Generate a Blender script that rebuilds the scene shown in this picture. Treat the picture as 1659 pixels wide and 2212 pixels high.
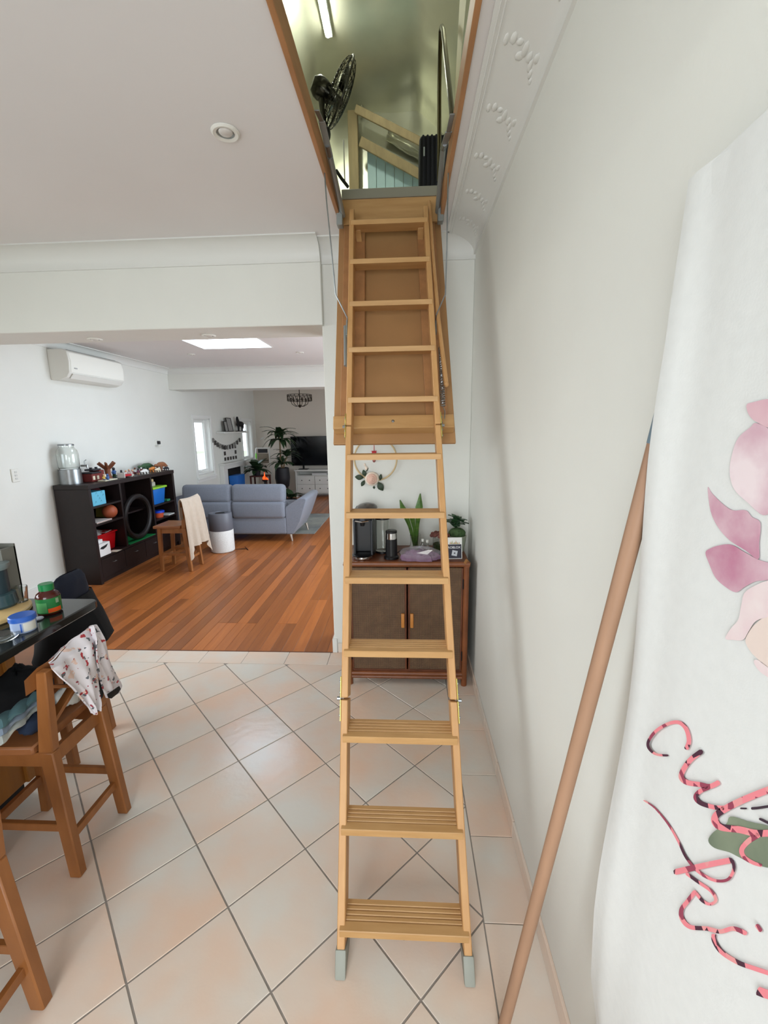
import bpy, bmesh, math, random
from mathutils import Vector, Matrix
random.seed(7)
for o in list(bpy.data.objects): bpy.data.objects.remove(o)
SC = bpy.context.scene
COL = SC.collection
# ---------------------------------------------------------------- camera (pixels of a 1659 x 2212 frame)
FPX, YAW, PITCH, ROLL, CAMZ = 926.474, -0.0528488, 0.1924733, -0.0141219, 1.56583
PX, PY = 829.5, 1106.0
fwd = Vector((math.sin(YAW)*math.cos(PITCH), math.cos(YAW)*math.cos(PITCH), -math.sin(PITCH)))
r0 = Vector((math.cos(YAW), -math.sin(YAW), 0)); u0 = r0.cross(fwd)
rgt = r0*math.cos(ROLL) + u0*math.sin(ROLL); upv = rgt.cross(fwd)
CAM = Vector((0, 0, CAMZ))
cd = bpy.data.cameras.new('camera'); cam = bpy.data.objects.new('camera', cd); COL.objects.link(cam)
cd.sensor_fit = 'HORIZONTAL'; cd.sensor_width = 36.0; cd.lens = 36.0*FPX/1659.0; cd.clip_start = 0.02; cd.clip_end = 200
cam.matrix_world = Matrix(((rgt.x, upv.x, -fwd.x, CAM.x), (rgt.y, upv.y, -fwd.y, CAM.y), (rgt.z, upv.z, -fwd.z, CAM.z), (0, 0, 0, 1)))
SC.camera = cam
# ---------------------------------------------------------------- world, lights, exposure
wd = bpy.data.worlds.new('overcast_sky'); SC.world = wd; wd.use_nodes = True
bg = wd.node_tree.nodes['Background']; bg.inputs[0].default_value = (0.86, 0.93, 1.0, 1); bg.inputs[1].default_value = 3.2
SC.view_settings.view_transform = 'Standard'; SC.view_settings.look = 'None'
SC.view_settings.exposure = 0.02; SC.view_settings.gamma = 1.0; SC.view_settings.use_curve_mapping = False
def area(name, loc, target, sx, sy, watt, col, spread=180):
    d = bpy.data.lights.new(name, 'AREA'); d.shape = 'RECTANGLE'; d.size = sx; d.size_y = sy; d.energy = watt; d.color = col; d.spread = math.radians(spread)
    o = bpy.data.objects.new(name, d); COL.objects.link(o); o.location = loc
    o.rotation_euler = (Vector(target)-Vector(loc)).to_track_quat('-Z', 'Y').to_euler(); return o
# daylight of the open sky outside the window and door openings added on the sides the camera does not see; each lamp stands outside its opening
area('added_kitchen_window_left_offscreen', (-4.05, 0.75, 1.95), (0.4, 0.95, -0.2), 2.7, 1.3, 66, (0.89, 0.965, 1.0), 140)
area('added_rear_door_behind_offscreen', (-0.58, -2.25, 1.65), (-0.75, 3.0, -1.2), 1.8, 2.0, 54, (0.91, 0.97, 1.0), 140)
area('added_garden_door_right_offscreen', (1.45, 4.75, 1.25), (-3.5, 4.0, 0.6), 2.2, 2.0, 54, (0.76, 0.89, 1.0), 130)
# ---------------------------------------------------------------- pixel -> point on a plane the thing touches
def ray(px, py): return fwd + rgt*((px-PX)/FPX) - upv*((py-PY)/FPX)
def onz(px, py, z): d = ray(px, py); return CAM + d*((z-CAMZ)/d.z)
def ony(px, py, y): d = ray(px, py); return CAM + d*(y/d.y)
def onx(px, py, x): d = ray(px, py); return CAM + d*(x/d.x)
def onl(px, py, y0=0.95, k=0.55): d = ray(px, py); return CAM + d*((y0+k*CAMZ)/(d.y-k*d.z))   # plane y = y0 + k z
# ---------------------------------------------------------------- materials
def lin(c):
    c = [v/255.0 for v in c]; return tuple(v/12.92 if v <= 0.04045 else ((v+0.055)/1.055)**2.4 for v in c)
MATS = {}
def M(name, col, rough=0.5, metal=0.0, noise=None, bump=None, trans=0.0, emit=0.0, coat=0.0, vary=0.0, stretch=(1, 1, 1), col2=None, ior=1.45, sub=0.0, alpha=1.0, spec=0.5, sheen=0.0):
    """noise=(scale, amount, detail); col2 = second colour mixed by the noise; bump=(scale, strength); vary = value change per object"""
    if name in MATS: return MATS[name]
    m = bpy.data.materials.new(name); m.use_nodes = True; nt = m.node_tree; N = nt.nodes; L = nt.links
    b = N['Principled BSDF']; c = lin(col)
    b.inputs['Base Color'].default_value = (*c, 1); b.inputs['Roughness'].default_value = rough; b.inputs['Metallic'].default_value = metal
    b.inputs['Transmission Weight'].default_value = trans; b.inputs['IOR'].default_value = ior; b.inputs['Coat Weight'].default_value = coat
    b.inputs['Alpha'].default_value = alpha; b.inputs['Specular IOR Level'].default_value = spec; b.inputs['Sheen Weight'].default_value = sheen
    if sub: b.inputs['Subsurface Weight'].default_value = sub
    if emit: b.inputs['Emission Color'].default_value = (*c, 1); b.inputs['Emission Strength'].default_value = emit
    vec = None
    if noise or bump:
        tc = N.new('ShaderNodeTexCoord'); oi = N.new('ShaderNodeObjectInfo'); ad = N.new('ShaderNodeVectorMath'); ad.operation = 'ADD'
        sc = N.new('ShaderNodeVectorMath'); sc.operation = 'SCALE'; cx = N.new('ShaderNodeCombineXYZ')
        for i in range(3): L.new(oi.outputs['Random'], cx.inputs[i])
        L.new(cx.outputs[0], sc.inputs[0]); sc.inputs['Scale'].default_value = 37.0
        L.new(tc.outputs['Object'], ad.inputs[0]); L.new(sc.outputs[0], ad.inputs[1])
        mp = N.new('ShaderNodeMapping'); mp.inputs['Scale'].default_value = stretch; L.new(ad.outputs[0], mp.inputs['Vector']); vec = mp.outputs[0]
    out = None
    if noise:
        nz = N.new('ShaderNodeTexNoise'); nz.inputs['Scale'].default_value = noise[0]; nz.inputs['Detail'].default_value = noise[2] if len(noise) > 2 else 4; L.new(vec, nz.inputs['Vector'])
        rp = N.new('ShaderNodeValToRGB'); rp.color_ramp.elements[0].position = 0.3; rp.color_ramp.elements[1].position = 0.7
        a = noise[1]
        if col2: ca, cb = c, lin(col2)
        else: ca, cb = tuple(v*(1-a) for v in c), tuple(min(1, v*(1+a)) for v in c)
        rp.color_ramp.elements[0].color = (*ca, 1); rp.color_ramp.elements[1].color = (*cb, 1); L.new(nz.outputs['Fac'], rp.inputs[0]); out = rp.outputs[0]
    if vary:
        oi2 = N.new('ShaderNodeObjectInfo'); hs = N.new('ShaderNodeHueSaturation'); mr = N.new('ShaderNodeMapRange')
        mr.inputs['To Min'].default_value = 1-vary; mr.inputs['To Max'].default_value = 1+vary
        L.new(oi2.outputs['Random'], mr.inputs['Value']); L.new(mr.outputs[0], hs.inputs['Value'])
        if out: L.new(out, hs.inputs['Color'])
        else: hs.inputs['Color'].default_value = (*c, 1)
        out = hs.outputs[0]
    if out: L.new(out, b.inputs['Base Color'])
    if bump:
        n2 = N.new('ShaderNodeTexNoise'); n2.inputs['Scale'].default_value = bump[0]; n2.inputs['Detail'].default_value = 3; L.new(vec, n2.inputs['Vector'])
        bp = N.new('ShaderNodeBump'); bp.inputs['Strength'].default_value = bump[1]; bp.inputs['Distance'].default_value = 0.01
        L.new(n2.outputs['Fac'], bp.inputs['Height']); L.new(bp.outputs[0], b.inputs['Normal'])
    MATS[name] = m; return m
WALL = M('wall_paint', (225, 225, 218), 0.55, noise=(3, 0.015), bump=(60, 0.05))
CEIL = M('ceiling_paint', (226, 223, 221), 0.8, noise=(2, 0.012))
TRIMW = M('white_trim_paint', (222, 222, 217), 0.4)
GROUT = M('grout', (146, 138, 130), 0.9, noise=(30, 0.12))
TILE = M('glazed_floor_tile', (228, 197, 174), 0.22, noise=(3.6, 0, 3), col2=(217, 212, 202), bump=(26, 0.10), vary=0.035)
TILEW = TILE
PLANK = M('timber_floorboard', (156, 90, 44), 0.28, noise=(6, 0, 5), col2=(172, 103, 52), stretch=(6, 0.5, 1), vary=0.30, bump=(9, 0.04))
PINE = M('ladder_pine', (204, 157, 104), 0.5, noise=(9, 0, 5), col2=(190, 142, 90), stretch=(3, 0.8, 0.8), vary=0.03)
PINEX = M('ladder_pine_tread', (196, 154, 102), 0.5, noise=(9, 0, 5), col2=(182, 139, 87), stretch=(0.6, 5, 5), vary=0.03)
MDF = M('hatch_panel_board', (170, 128, 84), 0.6, noise=(5, 0.06), bump=(80, 0.03))
FRAMEW = M('hatch_frame_timber', (168, 120, 78), 0.5, noise=(8, 0.12), stretch=(3, 0.5, 3))
STEEL = M('zinc_steel', (150, 154, 156), 0.35, 0.9, noise=(20, 0.1))
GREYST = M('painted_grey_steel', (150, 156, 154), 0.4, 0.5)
BRASS = M('yellow_zinc', (190, 176, 98), 0.35, 0.85, noise=(14, 0.15))
GREYPL = M('grey_foot_plastic', (150, 152, 142), 0.6)
STOOLW = M('stool_timber', (138, 86, 44), 0.42, noise=(7, 0, 5), col2=(156, 100, 54), stretch=(3, 3, 0.6), vary=0.03)
DARKW = M('espresso_board', (30, 19, 18), 0.42, noise=(6, 0.15), stretch=(2, 0.5, 2))
BLACK = M('black_plastic', (16, 16, 18), 0.35)
BLACKM = M('matt_black', (14, 14, 16), 0.7)
CHROME = M('chrome', (210, 210, 210), 0.12, 1.0)
GLASS = M('clear_glass', (250, 252, 250), 0.02, trans=1.0)
WHITEP = M('white_plastic', (225, 224, 216), 0.4)
FOIL = M('attic_foil', (204, 203, 182), 0.33, 0.8, noise=(2, 0.12), bump=(3.5, 0.55))
# ---------------------------------------------------------------- mesh builder
ORG = {}
class B:
    def __init__(s): s.bm = bmesh.new()
    def _xf(s, vs, Mx):
        if Mx is not None: bmesh.ops.transform(s.bm, matrix=Mx, verts=vs)
    def box(s, x0, x1, y0, y1, z0, z1, bev=0.0, seg=1, Mx=None):
        v = [s.bm.verts.new(p) for p in ((x0,y0,z0),(x1,y0,z0),(x1,y1,z0),(x0,y1,z0),(x0,y0,z1),(x1,y0,z1),(x1,y1,z1),(x0,y1,z1))]
        return s._hex(v, bev, seg, Mx)
    def _hex(s, v, bev, seg, Mx=None):
        fs = [s.bm.faces.new([v[i] for i in q]) for q in ((3,2,1,0),(4,5,6,7),(0,1,5,4),(1,2,6,5),(2,3,7,6),(3,0,4,7))]
        vs = v
        if bev > 0:
            es = list({e for f in fs for e in f.edges})
            r = bmesh.ops.bevel(s.bm, geom=es, offset=bev, segments=seg, affect='EDGES', profile=0.5)
            vs = list({w for f in r['faces'] for w in f.verts} | {w for w in v if w.is_valid})
        s._xf(vs, Mx); return s
    def hexa(s, pts, bev=0.0, seg=1):
        """8 points: bottom loop then top loop"""
        return s._hex([s.bm.verts.new(p) for p in pts], bev, seg)
    def bar(s, a, b, w, h, up=(0, 0, 1), bev=0.0, w2=None, h2=None, seg=1):
        """box from a to b, w across, h along up"""
        a, b = Vector(a), Vector(b); d = (b-a).normalized(); upx = Vector(up); sx = d.cross(upx)
        if sx.length < 1e-5: sx = d.cross(Vector((1, 0, 0)))
        sx.normalize(); ux = sx.cross(d).normalized(); w2 = w2 or w; h2 = h2 or h
        q = [a-sx*w/2-ux*h/2, a+sx*w/2-ux*h/2, b+sx*w2/2-ux*h2/2, b-sx*w2/2-ux*h2/2, a-sx*w/2+ux*h/2, a+sx*w/2+ux*h/2, b+sx*w2/2+ux*h2/2, b-sx*w2/2+ux*h2/2]
        return s.hexa(q, bev, seg)
    def tube(s, pts, r, n=8, closed=False, flat=1.0):
        pts = [Vector(p) for p in pts]; m = len(pts); R = r if isinstance(r, (list, tuple)) else [r]*m
        rings = []; prev = None
        for i, p in enumerate(pts):
            if closed: t = (pts[(i+1) % m]-pts[i-1]).normalized()
            else: t = (pts[min(i+1, m-1)]-pts[max(i-1, 0)]).normalized()
            if prev is None:
                a = Vector((0, 0, 1)) if abs(t.z) < 0.9 else Vector((1, 0, 0)); x = t.cross(a).normalized()
            else:
                x = prev-t*prev.dot(t)
                x = x.normalized() if x.length > 1e-6 else t.orthogonal().normalized()
            prev = x; y = t.cross(x)
            rings.append([s.bm.verts.new(p+(x*math.cos(2*math.pi*j/n)+y*(math.sin(2*math.pi*j/n)*flat))*R[i]) for j in range(n)])
        for i in range(m if closed else m-1):
            A, C = rings[i], rings[(i+1) % m]
            for j in range(n): s.bm.faces.new((A[j], A[(j+1) % n], C[(j+1) % n], C[j]))
        if not closed:
            if R[0] > 1e-6: s.bm.faces.new(rings[0][::-1])
            if R[-1] > 1e-6: s.bm.faces.new(rings[-1])
        return s
    def lathe(s, prof, c=(0, 0, 0), n=24, Mx=None, axis=None):
        """prof: (radius, height) list from bottom to top"""
        c = Vector(c); rings = []; allv = []
        if axis is not None: Mx = Matrix.Translation(c) @ Vector((0, 0, 1)).rotation_difference(Vector(axis)).to_matrix().to_4x4() @ Matrix.Translation(-c)
        for r, z in prof:
            if r < 1e-6: vs = [s.bm.verts.new(c+Vector((0, 0, z)))]
            else: vs = [s.bm.verts.new(c+Vector((r*math.cos(2*math.pi*j/n), r*math.sin(2*math.pi*j/n), z))) for j in range(n)]
            rings.append(vs); allv += vs
        for A, C in zip(rings, rings[1:]):
            for j in range(n):
                k = (j+1) % n
                if len(A) == 1 and len(C) == 1: continue
                if len(A) == 1: s.bm.faces.new((A[0], C[k], C[j]))
                elif len(C) == 1: s.bm.faces.new((A[j], A[k], C[0]))
                else: s.bm.faces.new((A[j], A[k], C[k], C[j]))
        if len(rings[0]) > 1: s.bm.faces.new(rings[0][::-1])
        if len(rings[-1]) > 1: s.bm.faces.new(rings[-1])
        s._xf(allv, Mx); return s
    def open_lathe(s, prof, c=(0, 0, 0), n=24): # closed wall section (profile is a closed loop)
        c = Vector(c); rings = [[s.bm.verts.new(c+Vector((r*math.cos(2*math.pi*j/n), r*math.sin(2*math.pi*j/n), z))) for j in range(n)] for r, z in prof]
        for i in range(len(rings)):
            A, C = rings[i], rings[(i+1) % len(rings)]
            for j in range(n): s.bm.faces.new((A[j], A[(j+1) % n], C[(j+1) % n], C[j]))
        return s
    def prism(s, poly, axis, a, b, bev=0.0):
        f = {'x': lambda t, u, v: (t, u, v), 'y': lambda t, u, v: (u, t, v), 'z': lambda t, u, v: (u, v, t)}[axis]
        A = [s.bm.verts.new(f(a, *p)) for p in poly]; C = [s.bm.verts.new(f(b, *p)) for p in poly]; n = len(poly)
        fs = [s.bm.faces.new(A[::-1]), s.bm.faces.new(C)] + [s.bm.faces.new((A[i], A[(i+1) % n], C[(i+1) % n], C[i])) for i in range(n)]
        if bev > 0: bmesh.ops.bevel(s.bm, geom=list({e for q in fs for e in q.edges}), offset=bev, segments=1, affect='EDGES')
        return s
    def slab(s, loop, vec):
        """polygon of 3D points extruded by vec"""
        A = [s.bm.verts.new(p) for p in loop]; C = [s.bm.verts.new(Vector(p)+Vector(vec)) for p in loop]; n = len(loop)
        s.bm.faces.new(A[::-1]); s.bm.faces.new(C)
        for i in range(n): s.bm.faces.new((A[i], A[(i+1) % n], C[(i+1) % n], C[i]))
        return s
    def ell(s, c, rx, ry, rz, n=12, m=8, Mx=None):
        c = Vector(c); rings = []; al = []
        for i in range(m+1):
            t = math.pi*i/m-math.pi/2
            if i in (0, m): vs = [s.bm.verts.new(c+Vector((0, 0, rz*math.sin(t))))]
            else: vs = [s.bm.verts.new(c+Vector((rx*math.cos(t)*math.cos(2*math.pi*j/n), ry*math.cos(t)*math.sin(2*math.pi*j/n), rz*math.sin(t)))) for j in range(n)]
            rings.append(vs); al += vs
        for A, C in zip(rings, rings[1:]):
            for j in range(n):
                k = (j+1) % n
                if len(A) == 1: s.bm.faces.new((A[0], C[k], C[j]))
                elif len(C) == 1: s.bm.faces.new((A[j], A[k], C[0]))
                else: s.bm.faces.new((A[j], A[k], C[k], C[j]))
        s._xf(al, Mx); return s
    def grid(s, f, nu, nv, thick=0.0):
        """f(u,v) -> point, u,v in 0..1; thick gives the sheet a real thickness"""
        P = [[Vector(f(i/nu, j/nv)) for j in range(nv+1)] for i in range(nu+1)]
        def sheet(Q, flip):
            V = [[s.bm.verts.new(q) for q in row] for row in Q]
            for i in range(nu):
                for j in range(nv):
                    q = (V[i][j], V[i+1][j], V[i+1][j+1], V[i][j+1]); s.bm.faces.new(q[::-1] if flip else q)
            return V
        if thick <= 0: sheet(P, False); return s
        Nn = [[None]*(nv+1) for _ in range(nu+1)]
        for i in range(nu+1):
            for j in range(nv+1):
                du = P[min(i+1, nu)][j]-P[max(i-1, 0)][j]; dv = P[i][min(j+1, nv)]-P[i][max(j-1, 0)]; n = du.cross(dv)
                Nn[i][j] = n.normalized() if n.length > 1e-12 else Vector((0, 0, 1))
        Q = [[P[i][j]-Nn[i][j]*thick for j in range(nv+1)] for i in range(nu+1)]
        A = sheet(P, False); C = sheet(Q, True)
        bo = [(i, 0) for i in range(nu)]+[(nu, j) for j in range(nv)]+[(i, nv) for i in range(nu, 0, -1)]+[(0, j) for j in range(nv, 0, -1)]
        for k in range(len(bo)):
            a, b = bo[k], bo[(k+1) % len(bo)]; s.bm.faces.new((A[b[0]][b[1]], A[a[0]][a[1]], C[a[0]][a[1]], C[b[0]][b[1]]))
        return s
    def mesh(s, name, mat, smooth=35):
        me = bpy.data.meshes.new(name); bmesh.ops.recalc_face_normals(s.bm, faces=s.bm.faces); s.bm.to_mesh(me); s.bm.free()
        if mat: me.materials.append(mat)
        if smooth: me.shade_smooth(); me.set_sharp_from_angle(angle=math.radians(smooth))
        return me
    def part(s, name, mat, parent, local=False, smooth=35):
        """child of parent; vertices given in world space unless local"""
        if not local: bmesh.ops.translate(s.bm, vec=-ORG.get(parent.name, Vector((0, 0, 0))), verts=s.bm.verts)
        o = bpy.data.objects.new(name, s.mesh(name, mat, smooth)); COL.objects.link(o); o.parent = parent
        ORG[o.name] = ORG.get(parent.name, Vector((0, 0, 0))); return o
    def top(s, name, mat, label=None, cat=None, group=None, kind=None, smooth=35):
        """a top-level object that is one mesh; origin at its base"""
        vs = [v.co for v in s.bm.verts]; lo = [min(v[i] for v in vs) for i in range(3)]; hi = [max(v[i] for v in vs) for i in range(3)]
        c = Vector(((lo[0]+hi[0])/2, (lo[1]+hi[1])/2, lo[2])); bmesh.ops.translate(s.bm, vec=-c, verts=s.bm.verts)
        o = bpy.data.objects.new(name, s.mesh(name, mat, smooth)); COL.objects.link(o); o.location = c; ORG[o.name] = c
        tag(o, label, cat, group, kind); return o
def tag(o, label=None, cat=None, group=None, kind=None):
    for k, v in (('label', label), ('category', cat), ('group', group), ('kind', kind)):
        if v: o[k] = v
    return o
def thing(name, label, cat, loc=(0, 0, 0), rotz=0.0, group=None, kind=None):
    o = bpy.data.objects.new(name, None); COL.objects.link(o); o.location = loc; o.rotation_euler = (0, 0, rotz); o.empty_display_size = 0.05
    ORG[o.name] = Vector(loc); return tag(o, label, cat, group, kind)
def inst(name, me, parent, loc=(0, 0, 0), rot=(0, 0, 0), scl=(1, 1, 1), mx=None):
    """child sharing mesh data, placed in the parent's local space"""
    o = bpy.data.objects.new(name, me); COL.objects.link(o); o.parent = parent
    if mx is not None: o.matrix_local = mx
    else: o.location = loc; o.rotation_euler = rot; o.scale = scl
    ORG[o.name] = ORG.get(parent.name, Vector((0, 0, 0))); return o
def dup(root, loc, rotz, label, group=None):
    r = root.copy(); COL.objects.link(r); r.location = loc; r.rotation_euler = (0, 0, rotz); r['label'] = label
    if group: r['group'] = group
    for ch in list(root.children):
        c = ch.copy(); COL.objects.link(c); c.parent = r
        for g in list(ch.children): d = g.copy(); COL.objects.link(d); d.parent = c
    return r
def rects(u0, u1, v0, v1, holes):
    us = sorted({u0, u1, *[h[0] for h in holes], *[h[1] for h in holes]}); vs = sorted({v0, v1, *[h[2] for h in holes], *[h[3] for h in holes]}); out = []
    for a, b in zip(us, us[1:]):
        for c, d in zip(vs, vs[1:]):
            if not any(h[0] <= a and b <= h[1] and h[2] <= c and d <= h[3] for h in holes): out.append((a, b, c, d))
    return out
def text(s, size, name, mat, parent, mx, ext=0.0004, align='LEFT'):
    cu = bpy.data.curves.new(name, 'FONT'); cu.body = s; cu.size = size; cu.extrude = ext; cu.align_x = align
    t = bpy.data.objects.new(name, cu); COL.objects.link(t); dg = bpy.context.evaluated_depsgraph_get()
    me = bpy.data.meshes.new_from_object(t.evaluated_get(dg)); bpy.data.objects.remove(t); me.materials.clear(); me.materials.append(mat)
    o = bpy.data.objects.new(name, me); COL.objects.link(o); o.parent = parent; o.matrix_local = mx; return o
# ================================================================ THE SETTING
XL, XR, YB, XP, ZC = -3.56, 0.413, 2.80, -0.515, 2.65
YBM, ZBM = 2.757, 2.19            # beam face and soffit
YM1, YH0, YH1, YF = 3.10, 6.52, 6.90, 10.20
ZM, ZF = 2.48, 2.85               # ceilings of the living room and the far room
XRR = 1.2
b = B()                           # left wall with its windows
WIN1 = (7.17, 7.78, 0.82, 1.78); WIN2 = (9.30, 9.90, 0.92, 1.77); WINK = (-0.60, 2.10, 1.06, 2.10)
for a, c, d, e in rects(-1.7, YF+0.1, 0, 2.95, [WIN1, WIN2, WINK]): b.box(XL-0.14, XL, a, c, d, e)
b.top('wall_left', WALL, kind='structure', label='long white left wall', smooth=0)
B().box(XR, XR+0.1, -1.7, YB+0.3, 0, ZC+0.07).top('wall_right', WALL, kind='structure', smooth=0)
B().box(XP, XR, YB, YM1, 0, ZC+0.07, 0.004).top('wall_back', WALL, kind='structure', smooth=0)
b = B()
for a, c, d, e in rects(XL-0.14, XR+0.1, 0, ZC+0.07, [(-1.45, 0.30, 0.1, 2.3)]): b.box(a, c, -1.7, -1.6, d, e)
b.top('wall_rear', WALL, kind='structure', smooth=0)
b = B()
for a, c, d, e in rects(YM1, YF+0.1, 0, 2.95, [(3.7, 6.3, 0.05, 2.2), (7.8, 9.4, 0.6, 2.0)]): b.box(XRR, XRR+0.1, a, c, d, e)
b.top('wall_living', WALL, kind='structure', smooth=0)
B().box(XR+0.1, XRR+0.1, YM1-0.1, YM1, 0, 2.95).top('wall_nib', WALL, kind='structure', smooth=0)
B().box(XL, XRR, YF, YF+0.1, 0, 2.95).top('wall_far', M('far_wall_paint', (216, 208, 196), 0.6), kind='structure', smooth=0)
B().box(XL, XP+0.012, YBM, YM1, ZBM, ZC+0.07, 0.004).top('wall_beam', WALL, kind='structure', smooth=0)
B().box(XL, XRR, YH0, YH1, 2.18, 2.95, 0.004).top('wall_header', WALL, kind='structure', smooth=0)
HX0, HX1, HY0, HY1 = -0.352, 0.200, 1.20, 2.552   # hatch opening
b = B()
for a, c, d, e in rects(XL-0.14, XR+0.1, -1.7, YM1, [(HX0, HX1, HY0, HY1)]): b.box(a, c, d, e, ZC, ZC+0.07)
b.top('ceiling', CEIL, kind='structure', smooth=0)
SKY = (-2.29, -1.49, 4.47, 5.03)
b = B()
for a, c, d, e in rects(XL-0.14, XRR+0.1, YM1, YH0, [SKY]): b.box(a, c, d, e, ZM, ZM+0.47)
b.top('ceiling_living', CEIL, kind='structure', smooth=0)
B().box(XL-0.14, XRR+0.1, YH1, YF+0.1, ZF, ZF+0.1).top('ceiling_far', CEIL, kind='structure', smooth=0)
# ---- cornices
def cove(d, h, z1, n=7, lip=0.012):
    """profile (distance from wall, z) of a concave cornice"""
    p = [(0, z1), (0, z1-h), (lip, z1-h), (lip, z1-h+lip*0.8)]
    for i in range(1, n):
        t = i/n*math.pi/2; p.append((lip+(d-2*lip)*(1-math.cos(t)), z1-h+lip+(h-1.6*lip)*math.sin(t)))
    p += [(d-lip, z1-lip*0.6), (d, z1-lip*0.6), (d, z1)]
    return p
B().prism([(YBM-a, z) for a, z in cove(0.125, 0.112, ZC)], 'x', XL, XP+0.012).top('trim_1', TRIMW, kind='structure')
B().prism([(YB-a, z) for a, z in cove(0.125, 0.112, ZC)], 'x', XP-0.03, XR).top('trim_2', TRIMW, kind='structure')
pr = cove(0.178, 0.088, ZC)
tr3 = B().prism([(XR-a, z) for a, z in pr], 'y', -1.6, YB).top('trim_3', TRIMW, kind='structure')
B().prism([(XL+a, z) for a, z in cove(0.09, 0.08, ZM)], 'y', YM1, YH0).top('trim_4', TRIMW, kind='structure')
B().prism([(YH0-a, z) for a, z in cove(0.09, 0.08, ZM)], 'x', XL, XRR).top('trim_5', TRIMW, kind='structure')
# moulded leaf motifs on the right-hand cornice and its thin bead lines
def cv(y, a, lift=0.0):           # point on the right cornice, a = distance from the wall
    lip = 0.012; t = min(1, max(0, (a-lip)/(0.178-2*lip))); th = math.acos(1-t); z = ZC-0.088+lip+(0.088-1.6*lip)*math.sin(th)
    n = Vector((-math.sin(th)*0+-0.35, 0, -0.94)).normalized(); return Vector((XR-a, y, z))+n*lift
b = B()
for k, (dy, a, ry, ra) in enumerate([(0, .030, .020, .012), (.012, .048, .022, .012), (-.006, .065, .03, .011), (.02, .075, .018, .016), (-.024, .085, .014, .012), (-.03, .105, .022, .010), (-.024, .125, .022, .008), (.036, .04, .026, .009), (.06, .034, .02, .007), (.08, .028, .014, .006)]):
    p = cv(1.6+dy, a); b.ell(p, ra, ry, .0042, 8, 6)
om = b.mesh('cornice_ornament', TRIMW)
for k in range(6):
    y = 1.22+0.265*k
    if y < 2.7: inst('ornament', om, tr3, (-tr3.location.x, y-1.6-tr3.location.y, -tr3.location.z))
for a in (0.150, 0.163): B().tube([cv(-1.55, a, 0.001), cv(2.70, a, 0.001)], 0.0022, 6).part('bead', TRIMW, tr3)
# ---- tiled floor: each tile its own piece in a bed of grout
fl = B().box(XL-0.14, XR+0.1, -1.7, YB+0.32, -0.12, -0.0025).top('floor', GROUT, kind='structure', smooth=0)
FO = fl.location; S2 = math.sqrt(0.5); T = 0.30; G = 0.0028
def lat(A, Bq): return (((A+Bq)*S2-5.5394)*T, ((A-Bq)*S2+8.7118)*T)
def clip(poly, x0, x1, y0, y1):
    for ax, lim, sg in ((0, x0, 1), (0, x1, -1), (1, y0, 1), (1, y1, -1)):
        out = []
        for i in range(len(poly)):
            p, q = poly[i-1], poly[i]; dp, dq = sg*(p[ax]-lim), sg*(q[ax]-lim)
            if (dp >= 0) != (dq >= 0): t = dp/(dp-dq); out.append((p[0]+(q[0]-p[0])*t, p[1]+(q[1]-p[1])*t))
            if dq >= 0: out.append(q)
        poly = out
        if len(poly) < 3: return []
    return poly
def tile_mesh(poly, name='floor_tile'):
    cx = sum(p[0] for p in poly)/len(poly); cy = sum(p[1] for p in poly)/len(poly); e = 0.0016
    def ins(d): # inset towards the centroid
        o = []
        for x, y in poly:
            r = math.hypot(x-cx, y-cy); o.append((x-(x-cx)*d/r-cx, y-(y-cy)*d/r-cy))
        return o
    bb = B(); bm = bb.bm; L0 = [bm.verts.new((x, y, -0.008)) for x, y in ins(0)]; L1 = [bm.verts.new((x, y, -e)) for x, y in ins(0)]; L2 = [bm.verts.new((x, y, 0)) for x, y in ins(e)]; n = len(poly)
    for A, C in ((L0, L1), (L1, L2)):
        for i in range(n): bm.faces.new((A[i], A[(i+1) % n], C[(i+1) % n], C[i]))
    bm.faces.new(L2); return bb.mesh(name, TILE, 0), (cx, cy)
full = None; XI, YI = 0.245, 2.630
for A in range(-12, 9):
    for Bq in range(-4, 22):
        g = G/T/1.0; q = [lat(A+g, Bq+g), lat(A+g, Bq+1-g), lat(A+1-g, Bq+1-g), lat(A+1-g, Bq+g)]
        c = clip(q, XL, XI-G, -0.95, YI-G)
        if not c or abs(sum(c[i-1][0]*c[i][1]-c[i][0]*c[i-1][1] for i in range(len(c))))/2 < 0.0006: continue
        if len(c) == 4 and all(abs(c[i][0]-q[i][0])+abs(c[i][1]-q[i][1]) < 1e-6 for i in range(4)):
            if full is None: full, _ = tile_mesh(c)
            cx = sum(p[0] for p in c)/4; cy = sum(p[1] for p in c)/4; me = full
        else: me, (cx, cy) = tile_mesh(c)
        inst('floor_tile', me, fl, (cx-FO.x, cy-FO.y, -FO.z))
def rect_tile(x0, x1, y0, y1, z=0.0, par=fl):
    me, (cx, cy) = tile_mesh([(x0+G/2, y0+G/2), (x1-G/2, y0+G/2), (x1-G/2, y1-G/2), (x0+G/2, y1-G/2)]); me.materials[0] = TILEW
    inst('border_tile', me, par, (cx-FO.x, cy-FO.y, z-FO.z))
ys = [YI, *[2.623-0.3015*k for k in range(1, 13)]]; ys = [2.80]+[2.623-0.3015*k for k in range(0, 12)]
for a, c in zip(ys[1:], ys): rect_tile(XI, XR, a, c)
xs = [XI]+[x for x in (0.055, -0.243, -0.541)]+[-0.541-0.298*k for k in range(1, 10)]+[XL]
for a, c in zip(xs[1:], xs): rect_tile(a, c, YI, 2.792 if c <= XP+0.05 else YB)
B().box(XL-0.14, XI, -1.7, -0.95, -0.004, -0.0005).part('tile_bed', TILEW, fl, smooth=0)
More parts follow.
